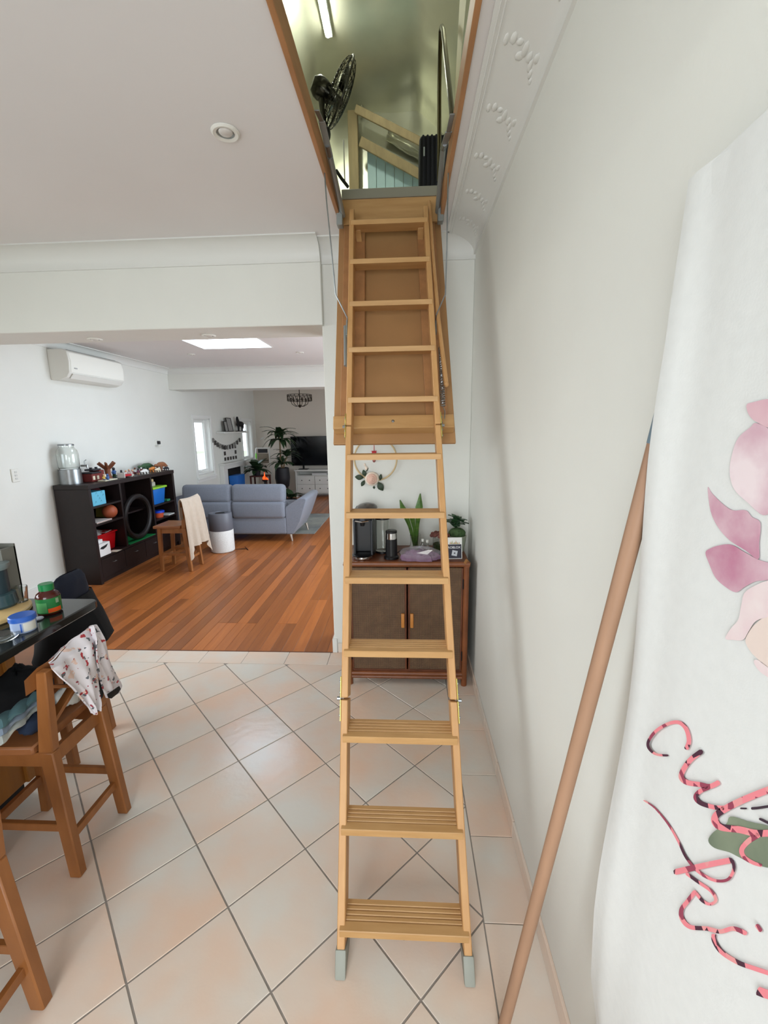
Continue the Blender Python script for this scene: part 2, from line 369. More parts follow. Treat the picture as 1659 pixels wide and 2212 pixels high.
# tile skirting on the right wall and the pier
sk = thing('baseboard_right', 'beige tile skirting along the right wall', None, (XR, 0, 0), kind='structure')
for a, c in zip(ys[1:], ys): B().box(XR-0.009, XR, a+0.0015, c-0.0015, 0.0005, 0.072, 0.0015).part('skirting_tile', TILEW, sk)
sk = thing('baseboard_back', 'beige tile skirting at the pier foot', None, (0, YB, 0), kind='structure')
for a, c in ((-0.490, -0.243), (-0.243, 0.055), (0.055, 0.353), (0.353, XR-0.01)): B().box(a+0.0015, c-0.0015, YB-0.009, YB, 0.0005, 0.072, 0.0015).part('skirting_tile', TILEW, sk)
B().box(XP-0.012, XP+0.022, YB-0.012, YM1, 0.0005, 0.105, 0.003).top('baseboard_pier', TRIMW, kind='structure')
B().box(XL, XL+0.016, 2.0, YF, 0.0005, 0.115, 0.003).top('baseboard_left', TRIMW, kind='structure')
B().box(XL+0.016, XRR, YF-0.016, YF, 0.0005, 0.115, 0.003).top('baseboard_far', TRIMW, kind='structure')
# ---- timber floorboards
fw = B().box(XL-0.14, XRR+0.1, 2.795, YF+0.1, -0.10, -0.011).top('floor_timber', M('board_gap', (110, 64, 32), 0.8), kind='structure', smooth=0)
FW = fw.location; rb = random.Random(3); pm = {}
def plank(w, l):
    k = (round(w, 3), round(l, 2))
    if k not in pm: pm[k] = B().box(-w/2, w/2, -l/2, l/2, -0.011, 0, 0.0012).mesh('floorboard', PLANK, 0)
    return pm[k]
x = XL; W0 = 0.083
while x < XRR-0.02:
    y = 2.796 if x < XP-0.03 else YM1; y_end = YF; first = True
    while y < y_end-0.01:
        l = rb.choice((1.2, 1.55, 1.8, 2.05, 2.4, 3.0)) if not first else rb.choice((0.45, 0.7, 0.95, 1.3, 1.6, 2.2, 2.6)); first = False
        l = round(min(l, y_end-y), 3)
        if y_end-y-l < 0.5: l = round(y_end-y, 3)
        inst('floorboard', plank(W0-0.0016, l-0.001), fw, (x+W0/2-FW.x, y+l/2-FW.y, -FW.z)); y += l
    x += W0
B().box(XL, XP-0.012, 2.788, 2.797, -0.004, 0.002, 0.001).top('trim_6', M('threshold_strip', (96, 52, 24), 0.5), kind='structure')
# ---- windows
BLIND = M('sash_white', (232, 232, 228), 0.4)
def window_left(name, w, label):
    y0, y1, z0, z1 = w
    t = thing(name, label, None, (XL, (y0+y1)/2, z0), kind='structure'); fr = B(); a = 0.055
    for q in ((y0-a, y0, z0-a, z1+a), (y1, y1+a, z0-a, z1+a), (y0, y1, z1, z1+a)): fr.box(XL, XL+0.016, *q, 0.003)
    fr.part('architrave', BLIND, t)
    B().box(XL-0.02, XL+0.04, y0-a, y1+a, z0-0.075, z0-0.04, 0.004).box(XL, XL+0.014, y0-a, y1+a, z0-0.13, z0-0.075, 0.003).part('window_sill', BLIND, t)
    B().box(XL-0.14, XL, y0, y0+0.018, z0, z1).box(XL-0.14, XL, y1-0.018, y1, z0, z1).box(XL-0.14, XL, y0, y1, z1-0.018, z1).box(XL-0.14, XL, y0, y1, z0-0.002, z0+0.018).part('window_lining', BLIND, t)
    s = B(); c, e = y0+0.018, y1-0.018; d, g = z0+0.018, z1-0.018; m = 0.052
    for q in ((c, c+m, d, g), (e-m, e, d, g), (c+m, e-m, g-m, g), (c+m, e-m, d, d+m)): s.box(XL-0.115, XL-0.075, *q, 0.004)
    sh = s.part('sash', BLIND, t)
    B().box(XL-0.10, XL-0.094, c+m, e-m, d+m, g-m).part('pane', M('window_glass', (245, 250, 252), 0.03, trans=1.0, ior=1.05), sh, smooth=0)
    B().tube([(XL-0.07, (c+e)/2-0.05, d+0.03), (XL-0.055, (c+e)/2-0.02, d+0.045), (XL-0.055, (c+e)/2+0.05, d+0.035)], 0.006, 6).part('window_latch', BLIND, sh)
window_left('window_1', WIN1, 'narrow white casement window before the fireplace')
window_left('window_2', WIN2, 'narrow white casement window next to the far wall')
def frame_only(name, axis, p, w, bars, label):
    t = thing(name, label, None, (p if axis == 'x' else (w[0]+w[1])/2, (w[0]+w[1])/2 if axis == 'x' else p, w[2]), kind='structure'); f = B(); m = 0.05
    qs = [(w[0], w[0]+m, w[2], w[3]), (w[1]-m, w[1], w[2], w[3]), (w[0]+m, w[1]-m, w[2], w[2]+m), (w[0]+m, w[1]-m, w[3]-m, w[3])] + [(u-m/2, u+m/2, w[2]+m, w[3]-m) for u in bars]
    for q in qs:
        if axis == 'x': f.box(p-0.03, p+0.03, *q, 0.003)
        else: f.box(q[0], q[1], p-0.03, p+0.03, q[2], q[3], 0.003)
    f.part('added_opening_frame', BLIND, t)
frame_only('added_window_3', 'x', XL-0.09, WINK, (0.3, 1.2), 'added wide kitchen window out of view')  # unseen frame, invented round the opening that lets in side daylight
frame_only('added_door_1', 'y', -1.66, (-1.45, 0.30, 0.1, 2.3), (-0.575,), 'added glazed rear door out of view')  # unseen door, invented and placed to let daylight onto the tiles
frame_only('added_door_2', 'x', XRR+0.05, (3.7, 6.3, 0.05, 2.2), (5.0,), 'added sliding garden door of the living room, out of view')  # unseen door, invented to let daylight into the living room
frame_only('added_window_4', 'x', XRR+0.05, (7.8, 9.4, 0.6, 2.0), (8.6,), 'added right-hand window of the far room, out of view')  # invented unseen opening, made for light from the far room's right
SKYM = M('skylight_diffuser', (214, 234, 255), 0.5, emit=14.0)
sl = thing('window_5', 'rectangular skylight diffuser glowing white in the living room ceiling', None, (-1.89, 4.75, ZM), kind='structure')
B().box(SKY[0]+0.012, SKY[1]-0.012, SKY[2]+0.012, SKY[3]-0.012, ZM+0.004, ZM+0.012).part('diffuser', SKYM, sl, smooth=0)
b = B()
for a, c, d, e in rects(SKY[0], SKY[1], SKY[2], SKY[3], [(SKY[0]+0.013, SKY[1]-0.013, SKY[2]+0.013, SKY[3]-0.013)]): b.box(a, c, d, e, ZM-0.003, ZM+0.02)
b.part('skylight_frame', TRIMW, sl)
B().box(SKY[0], SKY[1], SKY[2], SKY[3], ZM+0.40, ZM+0.42).part('shaft_cap', TRIMW, sl, smooth=0)
# things outside the two far windows
b = B(); b.box(-5.15, -4.85, 8.55, 8.85, -0.3, 1.5, 0.01).box(-5.19, -4.81, 8.51, 8.89, 1.5, 1.58, 0.01)
b.top('garden_pillar', M('garden_brick', (196, 110, 92), 0.9, noise=(8, 0.2)), 'red brick garden pillar seen through the narrow window', 'pillar')
b = B()
for k in range(14): b.box(-6.6, -6.57, 8.0+k*0.62, 8.56+k*0.62, -0.3, 0.85)
b.top('garden_fence', M('pale_fence', (240, 238, 232), 0.8), 'pale panel fence in the garden outside', 'fence', smooth=0)
B().box(-40, XL-0.15, -20, 40, -0.4, -0.3).top('ground_outside', M('garden_ground', (150, 150, 130), 0.9), kind='structure', smooth=0)
# ---- recessed downlights
def downlight(p, z, r, label):
    t = thing('downlight', label, 'downlight', (p.x, p.y, z), group='recessed ceiling downlights')
    B().open_lathe([(r, -0.001), (r, -0.004), (r*0.86, -0.009), (r*0.64, -0.006), (r*0.62, 0.0), (r*0.64, 0.0)], n=28).part('trim_ring', WHITEP, t, local=True)
    B().open_lathe([(r*0.63, -0.004), (r*0.58, -0.004), (r*0.52, -0.001), (r*0.63, -0.001)], n=24).part('gimbal_shade_ring', GREYST, t, local=True)  # gimbal ring; its grey tone stands in for the recess shadow
    B().ell((r*0.05, -r*0.1, -0.004), r*0.5, r*0.5, 0.010, 16, 8).part('lens', M('lens_glass', (205, 200, 194), 0.15), t, local=True)
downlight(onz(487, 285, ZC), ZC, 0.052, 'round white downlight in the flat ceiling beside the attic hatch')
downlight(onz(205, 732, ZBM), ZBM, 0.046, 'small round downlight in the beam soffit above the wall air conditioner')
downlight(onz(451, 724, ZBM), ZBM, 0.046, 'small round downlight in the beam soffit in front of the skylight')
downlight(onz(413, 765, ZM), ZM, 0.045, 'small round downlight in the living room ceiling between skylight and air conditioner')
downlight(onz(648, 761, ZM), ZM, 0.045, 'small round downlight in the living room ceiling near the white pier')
# ================================================================ ATTIC HATCH AND LADDER
hf = thing('trim_7', 'timber lining frame of the attic hatch', None, (HX0, HY0, ZC), kind='structure')
for q in ((HX0, HX0+0.018, HY0, HY1), (HX1-0.018, HX1, HY0, HY1)): B().box(*q, ZC-0.012, ZC+0.075, 0.002).part('hatch_lining', FRAMEW, hf)
B().box(HX0+0.018, HX1-0.018, HY1-0.02, HY1, ZC-0.012, ZC+0.107, 0.002).part('hatch_lining', PINEX, hf)
B().box(HX0+0.018, HX1-0.018, HY0, HY0+0.02, ZC-0.012, ZC+0.092, 0.002).part('hatch_lining', FRAMEW, hf)
B().box(HX0+0.018, HX1-0.018, HY1-0.026, HY1+0.02, ZC+0.107, ZC+0.154, 0.003).part('sill_strip', M('grey_aluminium', (150, 146, 132), 0.45, 0.3), hf)
DU = Vector((0, 0.4819, 0.8762)); DN = Vector((0, -0.8762, 0.4819))   # up along the ladder; out of its face towards the camera
def lp(x, t, off=0.0): return Vector((x-0.0273*t, 0.95+0.55*t, t))-DN*off   # t = height of the front edge line, off = behind it; the ladder stands slightly askew
LX0, LX1 = -0.208, 0.188
lad = thing('attic_ladder', 'pine folding attic ladder hanging from the open ceiling hatch', 'ladder', (-0.01, 0.96, 0))
def lbox(x0, x1, t0, t1, o0, o1, bev=0.002, seg=1):
    q = [lp(x0, t0, o0), lp(x1, t0, o0), lp(x1, t0, o1), lp(x0, t0, o1), lp(x0, t1, o0), lp(x1, t1, o0), lp(x1, t1, o1), lp(x0, t1, o1)]
    return B().hexa(q, bev, seg)
SW = 0.0235
for x0 in (LX0, LX1-SW):
    for t0, t1 in ((0.055, 0.655), (0.661, 1.578), (1.584, 2.66)): lbox(x0, x0+SW, t0, t1, 0.0005, 0.078, 0.0025).part('stringer', PINE, lad)
    B().hexa([lp(x0-0.004, 0.0, -0.004)+Vector((0, 0, 0.0)), lp(x0+SW+0.004, 0.0, -0.004), Vector((x0+SW+0.004, 1.045, 0)), Vector((x0-0.004, 1.045, 0)),
              lp(x0-0.004, 0.062, -0.003), lp(x0+SW+0.004, 0.062, -0.003), lp(x0+SW+0.004, 0.062, 0.084), lp(x0-0.004, 0.062, 0.084)], 0.004, 2).part('foot', GREYPL, lad)
TZ = [0.089, 0.312, 0.541, 0.778, 1.003, 1.224, 1.441, 1.675, 1.899, 2.121, 2.342, 2.562]
for i, z in enumerate(TZ):
    yf = 0.95+0.55*z-0.002; d = 0.09; h = 0.0225; pts = [(yf, z), (yf, z+h-0.002), (yf+0.002, z+h)]
    if i < 9:
        for g in range(4):
            c = yf+0.030+0.0145*g; pts += [(c-0.003, z+h), (c-0.001, z+h-0.0028), (c+0.001, z+h-0.0028), (c+0.003, z+h)]
    pts += [(yf+d, z+h), (yf+d, z)]
    B().prism(pts, 'x', LX0+0.008-0.0273*z, LX1-0.008-0.0273*z, 0.0).part('tread', PINEX, lad, smooth=0)
B().tube([(-0.012, 1.01, 0.090), (-0.012, 1.01, 0.072)], 0.003, 6).part('bolt', STEEL, lad)
# hinge plates at the two joints
for s, x in ((-1, LX0), (1, LX1)):
    for tj, l in ((0.658, 0.062), (1.581, 0.050)):
        for a, c in ((tj-l, tj-0.002), (tj+0.002, tj+l)):
            h = lbox(min(x, x+s*0.004), max(x, x+s*0.004), a, c, 0.0, 0.040, 0.001).part('hinge_plate', BRASS, lad)
            for q in (0.25, 0.75):
                p = lp(x+s*0.004, a+(c-a)*q, 0.02); B().lathe([(0.005, 0), (0.005, 0.003), (0.002, 0.005)], p, 8, axis=(s, 0, 0)).part('rivet', STEEL, h)
        p = lp(x+s*0.003, tj, 0.012); B().tube([p, p+Vector((s*0.012, 0, 0))], 0.006, 8).part('hinge_pin', STEEL, lad)
# hatch panel with its battens and cross bar (leaf hinged at the far end)
pn = lbox(-0.2845, 0.2645, 1.571, 2.722, 0.148, 0.164, 0.002).part('hatch_panel', MDF, lad)
for x0, x1 in ((-0.252, -0.14), (0.135, 0.232)): lbox(x0, x1, 1.665, 2.69, 0.118, 0.148, 0.002).part('batten', FRAMEW, pn)
lbox(-0.278, 0.256, 1.612, 1.668, 0.090, 0.148, 0.003).part('cross_bar', PINEX, pn)
B().lathe([(0.007, 0), (0.007, 0.002), (0.003, 0.006)], lp(-0.012, 1.640, 0.090), 8, axis=DN).part('bolt', STEEL, pn)
for x0, x1 in ((LX0+0.024, LX0+0.052), (LX1-0.052, LX1-0.024)): lbox(x0, x1, 2.585, 2.605, 0.05, 0.118, 0.002).part('cleat', PINEX, pn)
# grab rail of pine strip at the right
hr = [onl(927, 436, 0.985), onl(934, 540, 0.985), onl(947, 690, 0.985), onl(964, 830, 0.985)]
B().tube(hr, [0.010, 0.010, 0.010, 0.011], 8).part('hand_rail', PINE, lad)
B().ell(hr[-1], 0.0115, 0.0115, 0.013, 8, 6).part('hand_rail_end', PINE, lad)
# springs
def coil(a, c, r, turns, w, n=9):
    a, c = Vector(a), Vector(c); d = (c-a); t = d.normalized(); x = t.orthogonal().normalized(); y = t.cross(x); P = []
    for i in range(int(turns*n)+1):
        u = i/(turns*n); an = 2*math.pi*i/n; P.append(a+d*u+(x*math.cos(an)+y*math.sin(an))*r)
    return B().tube(P, w, 5)
for s, q0, q1 in ((1, (952, 752), (957, 878)),):
    a, c = onl(*q0, 1.0), onl(*q1, 1.0); coil(a, c, 0.0095, 26, 0.0022).part('spring', STEEL, lad)
    e = onl(960, 905, 1.03); B().tube([c, c+(e-c)*0.4+Vector((0.006, 0, 0)), e], 0.0022, 6).part('spring_hook', STEEL, lad)
a, c = onl(746, 705, 1.03), onl(747, 790, 1.03); B().tube([a, a*0.5+c*0.5, c], 0.0085, 10).part('spring', GREYST, lad)
# steel struts of the lifting gear on both sides
def strut(s, x, pts, rods, ear):
    P = [onx(px, py, x) for px, py in pts]
    B().tube([P[0], P[1]], 0.0125, 10).part('lift_strut', GREYST, lad)
    B().tube([P[1]+(P[1]-P[0]).normalized()*-0.004, P[1], P[1]+(P[2]-P[1])*0.35], 0.010, 8).part('strut_joint', STEEL, lad)
    B().bar(P[1], P[2], 0.005, 0.026, (1, 0, 0), 0.001).part('lift_arm', GREYST, lad)
    B().bar(P[2], P[3], 0.004, 0.018, (1, 0, 0), 0.001).part('lift_arm', STEEL, lad)
    p = P[0]; B().box(min(x, x+s*0.03), max(x, x+s*0.03), p.y-0.035, p.y+0.015, p.z-0.055, p.z+0.022, 0.003).part('hinge_bracket', GREYST, lad)
    R = [onz(px, py, z) for px, py, z in rods]; B().tube(R, 0.0032, 6).part('push_rod', STEEL, lad)
    a = R[-1]; B().bar(a+Vector((0, 0, 0.02)), a-DU*0.055, 0.006, 0.022, DN, 0.001).part('rod_bracket', GREYST, lad)
strut(-1, -0.318, ((741, 466), (713, 338), (695, 262), (684, 238)), ((699, 345, 2.70), (705, 430, 2.52), (716, 540, 2.33), (725, 636, 2.16), (750, 686, 2.06), (750, 704, 2.03)), 0)
strut(1, 0.168, ((945, 458), (957, 322), (969, 285), (977, 246)), ((969, 345, 2.70), (967, 430, 2.52), (965, 540, 2.33), (962, 636, 2.16), (942, 681, 2.07), (941, 700, 2.04)), 0)
# ================================================================ ATTIC
prof = [(-1.5, 3.40), (-0.75, 4.50), (0.12, 4.50), (1.45, 3.35)]
b = B()
def aroof(u, v):
    x = -1.5+2.95*u; 
    for (xa, za), (xb, zb) in zip(prof, prof[1:]):
        if xa <= x <= xb+1e-6: z = za+(zb-za)*(x-xa)/(xb-xa); break
    y = 0.3+4.4*v
    dim = sum(0.020*math.exp(-((x-dx)**2+(y-dy)**2)/0.006) for dx, dy in ((-0.62, 3.95), (-0.25, 3.62), (0.02, 3.25), (0.25, 3.9), (0.4, 3.3), (0.05, 4.35), (-0.1, 2.9)))
    return (x, y, z+dim+0.008*math.sin(9*x+2.5*y)+0.006*math.sin(5*y-6*x))
b.grid(aroof, 44, 60, 0.02); b.top('ceiling_attic', FOIL, kind='structure', smooth=60)
b = B(); b.box(-1.6, 1.55, 4.66, 4.72, 2.72, 4.62); b.top('wall_attic_gable', FOIL, kind='structure', smooth=0)
B().box(-1.6, -1.5, 0.2, 4.72, 2.72, 3.5).top('wall_attic_left', FOIL, kind='structure', smooth=0)
B().box(1.45, 1.55, 0.2, 4.72, 2.72, 3.5).top('wall_attic_right', FOIL, kind='structure', smooth=0)
B().box(-1.6, 1.55, 0.2, 0.3, 2.72, 4.62).top('wall_attic_rear', FOIL, kind='structure', smooth=0)
RAFT = M('attic_timber', (150, 132, 96), 0.7, noise=(6, 0.15), stretch=(4, 4, 0.6))
p0, p1 = ony(766, 240, 4.5), ony(766, 430, 4.5)
B().box(p1.x-0.045, p1.x+0.045, 4.48, 4.57, 2.95, p0.z, 0.004).top('attic_post', RAFT, 'square timber post standing at the attic gable', 'post')
a, c = ony(779, 306, 4.46), ony(985, 420, 4.46)
B().bar(a, c, 0.05, 0.075, (0, -0.3, 1), 0.004).top('attic_rafter', RAFT, 'sloping timber rafter above the pale boarded gable wall', 'rafter')
a, c = ony(768, 235, 4.40), ony(985, 345, 4.40)
B().bar(a, c, 0.04, 0.06, (0, -0.3, 1), 0.004).top('attic_brace', RAFT, 'upper sloping timber brace against the attic foil', 'rafter')
def crumple(q, n=10):              # loose foil sheet between the braces
    P = [ony(px, py, 4.52) for px, py in q]
    def f(u, v):
        p = (P[0]*(1-u)+P[1]*u)*(1-v)+(P[3]*(1-u)+P[2]*u)*v+Vector((0, 0.10, 0))
        return p+Vector((0, -0.03*abs(math.sin(9*u+4*v))-0.02*math.sin(13*v), 0))
    return B().grid(f, n, n, 0.004)
crumple([(840, 262), (985, 345), (985, 385), (832, 292)]).top('foil_sheet', FOIL, 'loose crumpled foil sheet between the sloping attic timbers', 'foil sheet', smooth=80)
crumple([(762, 130), (790, 190), (776, 240), (764, 205)]).top('foil_flap', FOIL, 'small hanging flap of foil above the timber post', 'foil sheet', smooth=80)
gw = thing('wall_gable_boards', 'pale blue boarded gable wall in the attic', None, (0.2, 4.6, 3.0), kind='structure'); BO = M('pale_blue_boards', (168, 196, 196), 0.5)
x = ony(795, 400, 4.6).x
for k in range(14):
    x0 = x+k*0.085; t = (x0-a.x)/(c.x-a.x); top = ony(795, 322, 4.6).z-(x0-x)*0.46
    if top < 3.02: break
    B().hexa([(x0, 4.58, 2.96), (x0+0.082, 4.58, 2.96), (x0+0.082, 4.60, 2.96), (x0, 4.60, 2.96), (x0, 4.58, top), (x0+0.082, 4.58, top-0.038), (x0+0.082, 4.60, top-0.038), (x0, 4.60, top)], 0.002).part('wall_board', BO, gw)
# LED batten on the foil ceiling
p = onz(709, 78, 4.42); q = onz(690, -60, 4.42)
lt = thing('batten_light', 'lit tube batten light under the attic foil ceiling', 'light fitting', (p.x, (p.y+q.y)/2, 4.42))
B().box(p.x-0.028, p.x+0.028, q.y-0.05, p.y+0.04, 4.44, 4.49, 0.004).part('batten_body', WHITEP, lt)
B().tube([(p.x, q.y-0.04, 4.425), (p.x, p.y, 4.425)], 0.016, 12).part('tube', M('lit_tube', (244, 250, 236), 0.4, emit=170.0), lt)
# pedestal fan
FANM = M('gunmetal', (70, 68, 58), 0.22, 0.9)
hc = ony(733, 203, 2.98); mc = ony(692, 191, 2.98); ax = Vector((0.85, 0.46, -0.34)).normalized()
fn = thing('pedestal_fan', 'dark metal pedestal fan standing in the attic beside the hatch', 'fan', (mc.x+0.01, 2.98, 2.72))
Mr = Matrix.Translation(hc) @ Vector((0, 0, 1)).rotation_difference(ax).to_matrix().to_4x4()
cage = B(); R = 0.185
def shape(r): return 0.055*math.sqrt(max(0, 1-(r/R)**2))
for sg in (1, -1):
    for k in range(1, 8):
        r = R*k/7.5; cage.tube([Mr @ Vector((r*math.cos(t*math.pi/14), r*math.sin(t*math.pi/14), sg*shape(r))) for t in range(28)], 0.0016, 4, closed=True)
    for k in range(26):
        t = 2*math.pi*k/26; cage.tube([Mr @ Vector((r*math.cos(t), r*math.sin(t), sg*shape(r))) for r in (0.03, 0.08, 0.13, 0.165, R)], 0.0016, 4)
cage.part('fan_cage', FANM, fn)
B().tube([Mr @ Vector((R*math.cos(t*math.pi/20), R*math.sin(t*math.pi/20), 0)) for t in range(40)], 0.006, 8, closed=True).part('cage_rim', FANM, fn)
for k in range(4):
    bl = B(); t0 = math.pi/2*k
    bl.grid(lambda u, v: Mr @ Vector(((0.03+0.13*u)*math.cos(t0+v*0.9), (0.03+0.13*u)*math.sin(t0+v*0.9), -0.02+0.04*v)), 5, 4, 0.002).part('fan_blade', FANM, fn)
B().lathe([(0.0, -0.055), (0.035, -0.05), (0.055, -0.025), (0.06, 0.0), (0.056, 0.03), (0.045, 0.06), (0.03, 0.10), (0.03, 0.14), (0.0, 0.145)], mc, 20, axis=ax).part('motor_housing', FANM, fn)
q = [mc+Vector((0.005, 0, -0.05)), ony(696, 235, 2.98), ony(705, 300, 2.98)]
B().tube([q[0], q[1], q[2], Vector((q[2].x+0.005, 2.98, 2.74))], [0.02, 0.016, 0.012, 0.012], 10).part('pole', FANM, fn)
B().lathe([(0.13, 0), (0.13, 0.008), (0.10, 0.02), (0.02, 0.03), (0.02, 0.06)], (q[2].x+0.005, 2.98, 2.72), 24).part('base', FANM, fn)
B().ell(ony(708, 290, 2.94), 0.018, 0.018, 0.04, 10, 8).part('height_knob', BLACK, fn)
# thin chrome stand, suitcase, grab rail, boards by the hatch
t = thing('attic_stand', 'slim dark wire stand beside the attic post', 'stand', ony(744, 400, 2.9))
B().tube([ony(742, 302, 2.9), ony(745, 396, 2.9)], 0.004, 6).part('rod', CHROME, t)
B().tube([ony(726, 368, 2.9), ony(738, 386, 2.9), ony(752, 404, 2.9)], 0.010, 6).part('stand_base', BLACK, t)
a, c = ony(906, 290, 2.80), ony(968, 404, 2.80)
su = thing('suitcase', 'black upright suitcase with ribbed shell in the attic', 'suitcase', ((a.x+c.x)/2, 2.9, 2.72))
B().box(a.x, c.x, 2.80, 3.02, 2.72, a.z, 0.02, 3).part('shell', BLACKM, su)
for k in range(6): 
    xx = a.x+0.022+k*(c.x-a.x-0.044)/5; B().box(xx-0.006, xx+0.006, 2.792, 2.81, 2.83, a.z-0.006, 0.003).part('rib', BLACKM, su)
B().tube([ony(916, 318, 2.785), ony(916, 338, 2.785)], 0.005, 6).part('side_handle', STEEL, su)
gr = thing('grab_rail', 'bent metal grab rail rising from the right side of the hatch', 'rail', (0.20, 2.2, ZC+0.09))
P = [onx(978, 262, 0.185), onx(970, 185, 0.185), onx(962, 110, 0.185), onx(957.5, 66, 0.185), onx(954.5, 58, 0.185), onx(952, 66, 0.185), onx(950, 120, 0.185), onx(949, 200, 0.185), onx(949, 300, 0.185), onx(948, 392, 0.185)]
B().tube(P, 0.011, 10).part('rail_tube', M('dark_bronze_tube', (92, 84, 62), 0.2, 0.9), gr)
B().ell(P[0], 0.014, 0.014, 0.014, 10, 6).part('rail_socket', STEEL, gr)
a, c = onx(1000, 0, 0.26), onx(986, 228, 0.26)
B().hexa([onx(994, -20, 0.26), onx(1009, -20, 0.26), onx(1009, -20, 0.28), onx(994, -20, 0.28), onx(981, 226, 0.26), onx(987, 222, 0.26), onx(987, 222, 0.28), onx(981, 226, 0.28)]).top('attic_board', M('cream_board', (226, 214, 170), 0.6), 'cream board propped along the right side of the hatch', 'board')
# ================================================================ LIVING ROOM
# ---- dark bookcase
bx0, bx1, by0, by1, bz1 = -3.542, -3.18, 4.10, 5.71, 1.05
bk = thing('bookcase', 'long low espresso bookcase with open shelves over drawers', 'bookcase', ((bx0+bx1)/2, (by0+by1)/2, 0))
for y in (by0, by1-0.04): B().box(bx0, bx1, y, y+0.04, 0, bz1-0.045, 0.002).part('side_panel', DARKW, bk)
B().box(bx0, bx1+0.006, by0-0.004, by1+0.004, bz1-0.045, bz1, 0.003).part('top', DARKW, bk)
B().box(bx0, bx0+0.012, by0+0.04, by1-0.04, 0.05, bz1-0.045).part('back_panel', DARKW, bk)
B().box(bx0+0.012, bx1, by0+0.04, by1-0.04, 0.262, 0.285, 0.002).part('deck', DARKW, bk)
for y in (4.60, 5.19): B().box(bx0+0.012, bx1-0.01, y-0.014, y+0.014, 0.285, bz1-0.045, 0.002).part('divider', DARKW, bk)
for y0, y1, z in ((4.14, 4.586, 0.82), (4.14, 4.586, 0.632), (4.614, 5.176, 0.632), (5.204, 5.67, 0.645), (5.204, 5.67, 0.455)): B().box(bx0+0.012, bx1-(0.10 if y0 == 4.614 else 0.008), y0, y1, z-0.02, z, 0.002).part('shelf', DARKW, bk)
B().box(bx0+0.02, bx1-0.03, by0+0.04, by1-0.04, 0, 0.055).part('plinth', DARKW, bk)
for k in range(4):
    y0 = by0+0.04+k*0.3825; d = B().box(bx1-0.018, bx1, y0+0.003, y0+0.3795, 0.06, 0.258, 0.002).part('drawer', DARKW, bk)
    yc = y0+0.19; B().tube([(bx1, yc-0.02, 0.19), (bx1+0.016, yc-0.02, 0.19), (bx1+0.016, yc+0.02, 0.19), (bx1, yc+0.02, 0.19)], 0.004, 6).part('handle', STEEL, d)
def simple(bb, name, col, label, cat, rough=0.5, group=None, **k): return bb.top(name, M(name+'_%d_%d_%d' % col, col, rough, **k), label, cat, group)
# things on its shelves
t = thing('storage_cube', 'light blue printed box on the top shelf of the bookcase', 'box', (-3.30, 4.26, 0.82))
B().box(-3.42, -3.20, 4.165, 4.365, 0.8205, 0.965, 0.004).part('box_body', M('cyan_card', (96, 176, 204), 0.6), t)
for k in range(7): 
    y, z = 4.20+0.02*k, 0.85+0.03*((k*3) % 4); B().tube([(-3.199, y, z), (-3.199, y+0.012, z+0.02), (-3.199, y+0.022, z+0.004)], 0.0012, 4).part('printed_mark', M('grey_print', (80, 120, 140), 0.6), t)
simple(B().ell((-3.41, 4.48, 0.904), 0.08, 0.075, 0.082, 16, 12), 'maroon_cushion', (70, 26, 28), 'dark maroon rounded cushion behind the light blue box', 'cushion')
simple(B().ell((-3.27, 4.492, 0.7085), 0.075, 0.075, 0.075, 20, 14), 'orange_ball', (168, 84, 52), 'orange brown ball on the middle shelf of the bookcase', 'ball')
t = thing('storage_tub', 'blue plastic tub with lime green lid on the bookcase', 'tub', (-3.33, 5.36, 0.645))
B().hexa([(-3.46, 5.235, 0.6455), (-3.21, 5.235, 0.6455), (-3.21, 5.47, 0.6455), (-3.46, 5.47, 0.6455), (-3.48, 5.225, 0.845), (-3.195, 5.225, 0.845), (-3.195, 5.50, 0.845), (-3.48, 5.50, 0.845)], 0.008, 2).part('tub_body', M('blue_tub', (22, 98, 178), 0.35), t)
B().box(-3.49, -3.185, 5.215, 5.53, 0.842, 0.868, 0.006).part('lid', M('lime_lid', (142, 196, 52), 0.4), t)
simple(B().box(-3.42, -3.26, 5.25, 5.40, 0.8685, 0.93, 0.01), 'shoebox', (176, 172, 160), 'small grey box on the lime green lid', 'box')
simple(B().box(-3.38, -3.27, 5.28, 5.38, 0.9305, 0.965, 0.006), 'cream_box', (206, 186, 140), 'small cream box stacked on the grey box', 'box')
t = thing('red_tub', 'bright red plastic tub filled with paper on the lower shelf', 'tub', (-3.33, 4.40, 0.285))
B().hexa([(-3.48, 4.18, 0.2865), (-3.30, 4.18, 0.2865), (-3.30, 4.54, 0.2865), (-3.48, 4.54, 0.2865), (-3.49, 4.16, 0.475), (-3.285, 4.16, 0.475), (-3.285, 4.565, 0.475), (-3.49, 4.565, 0.475)], 0.006, 2).part('tub_body', M('red_tub', (188, 14, 22), 0.35), t)
B().box(-3.50, -3.27, 4.148, 4.578, 0.47, 0.484, 0.004).part('rim', M('red_tub', (188, 14, 22)), t)
for k in range(4): B().grid(lambda u, v: (-3.48+0.19*u, 4.165+0.08*k+0.10*v, 0.492+0.02*math.sin(3*u+k)+0.012*v), 4, 3, 0.002).part('paper', M('paper_white', (226, 222, 220), 0.7), t)
t = thing('white_box', 'white box with black leaf print standing by the red tub', 'box', (-3.22, 4.22, 0.2865))
B().box(-3.262, -3.185, 4.147, 4.31, 0.288, 0.42, 0.002).part('box_body', M('paper_white', (226, 222, 220)), t)
B().box(-3.262, -3.225, 4.147, 4.26, 0.42, 0.455, 0.002).part('box_flap', M('paper_white', (226, 222, 220)), t)
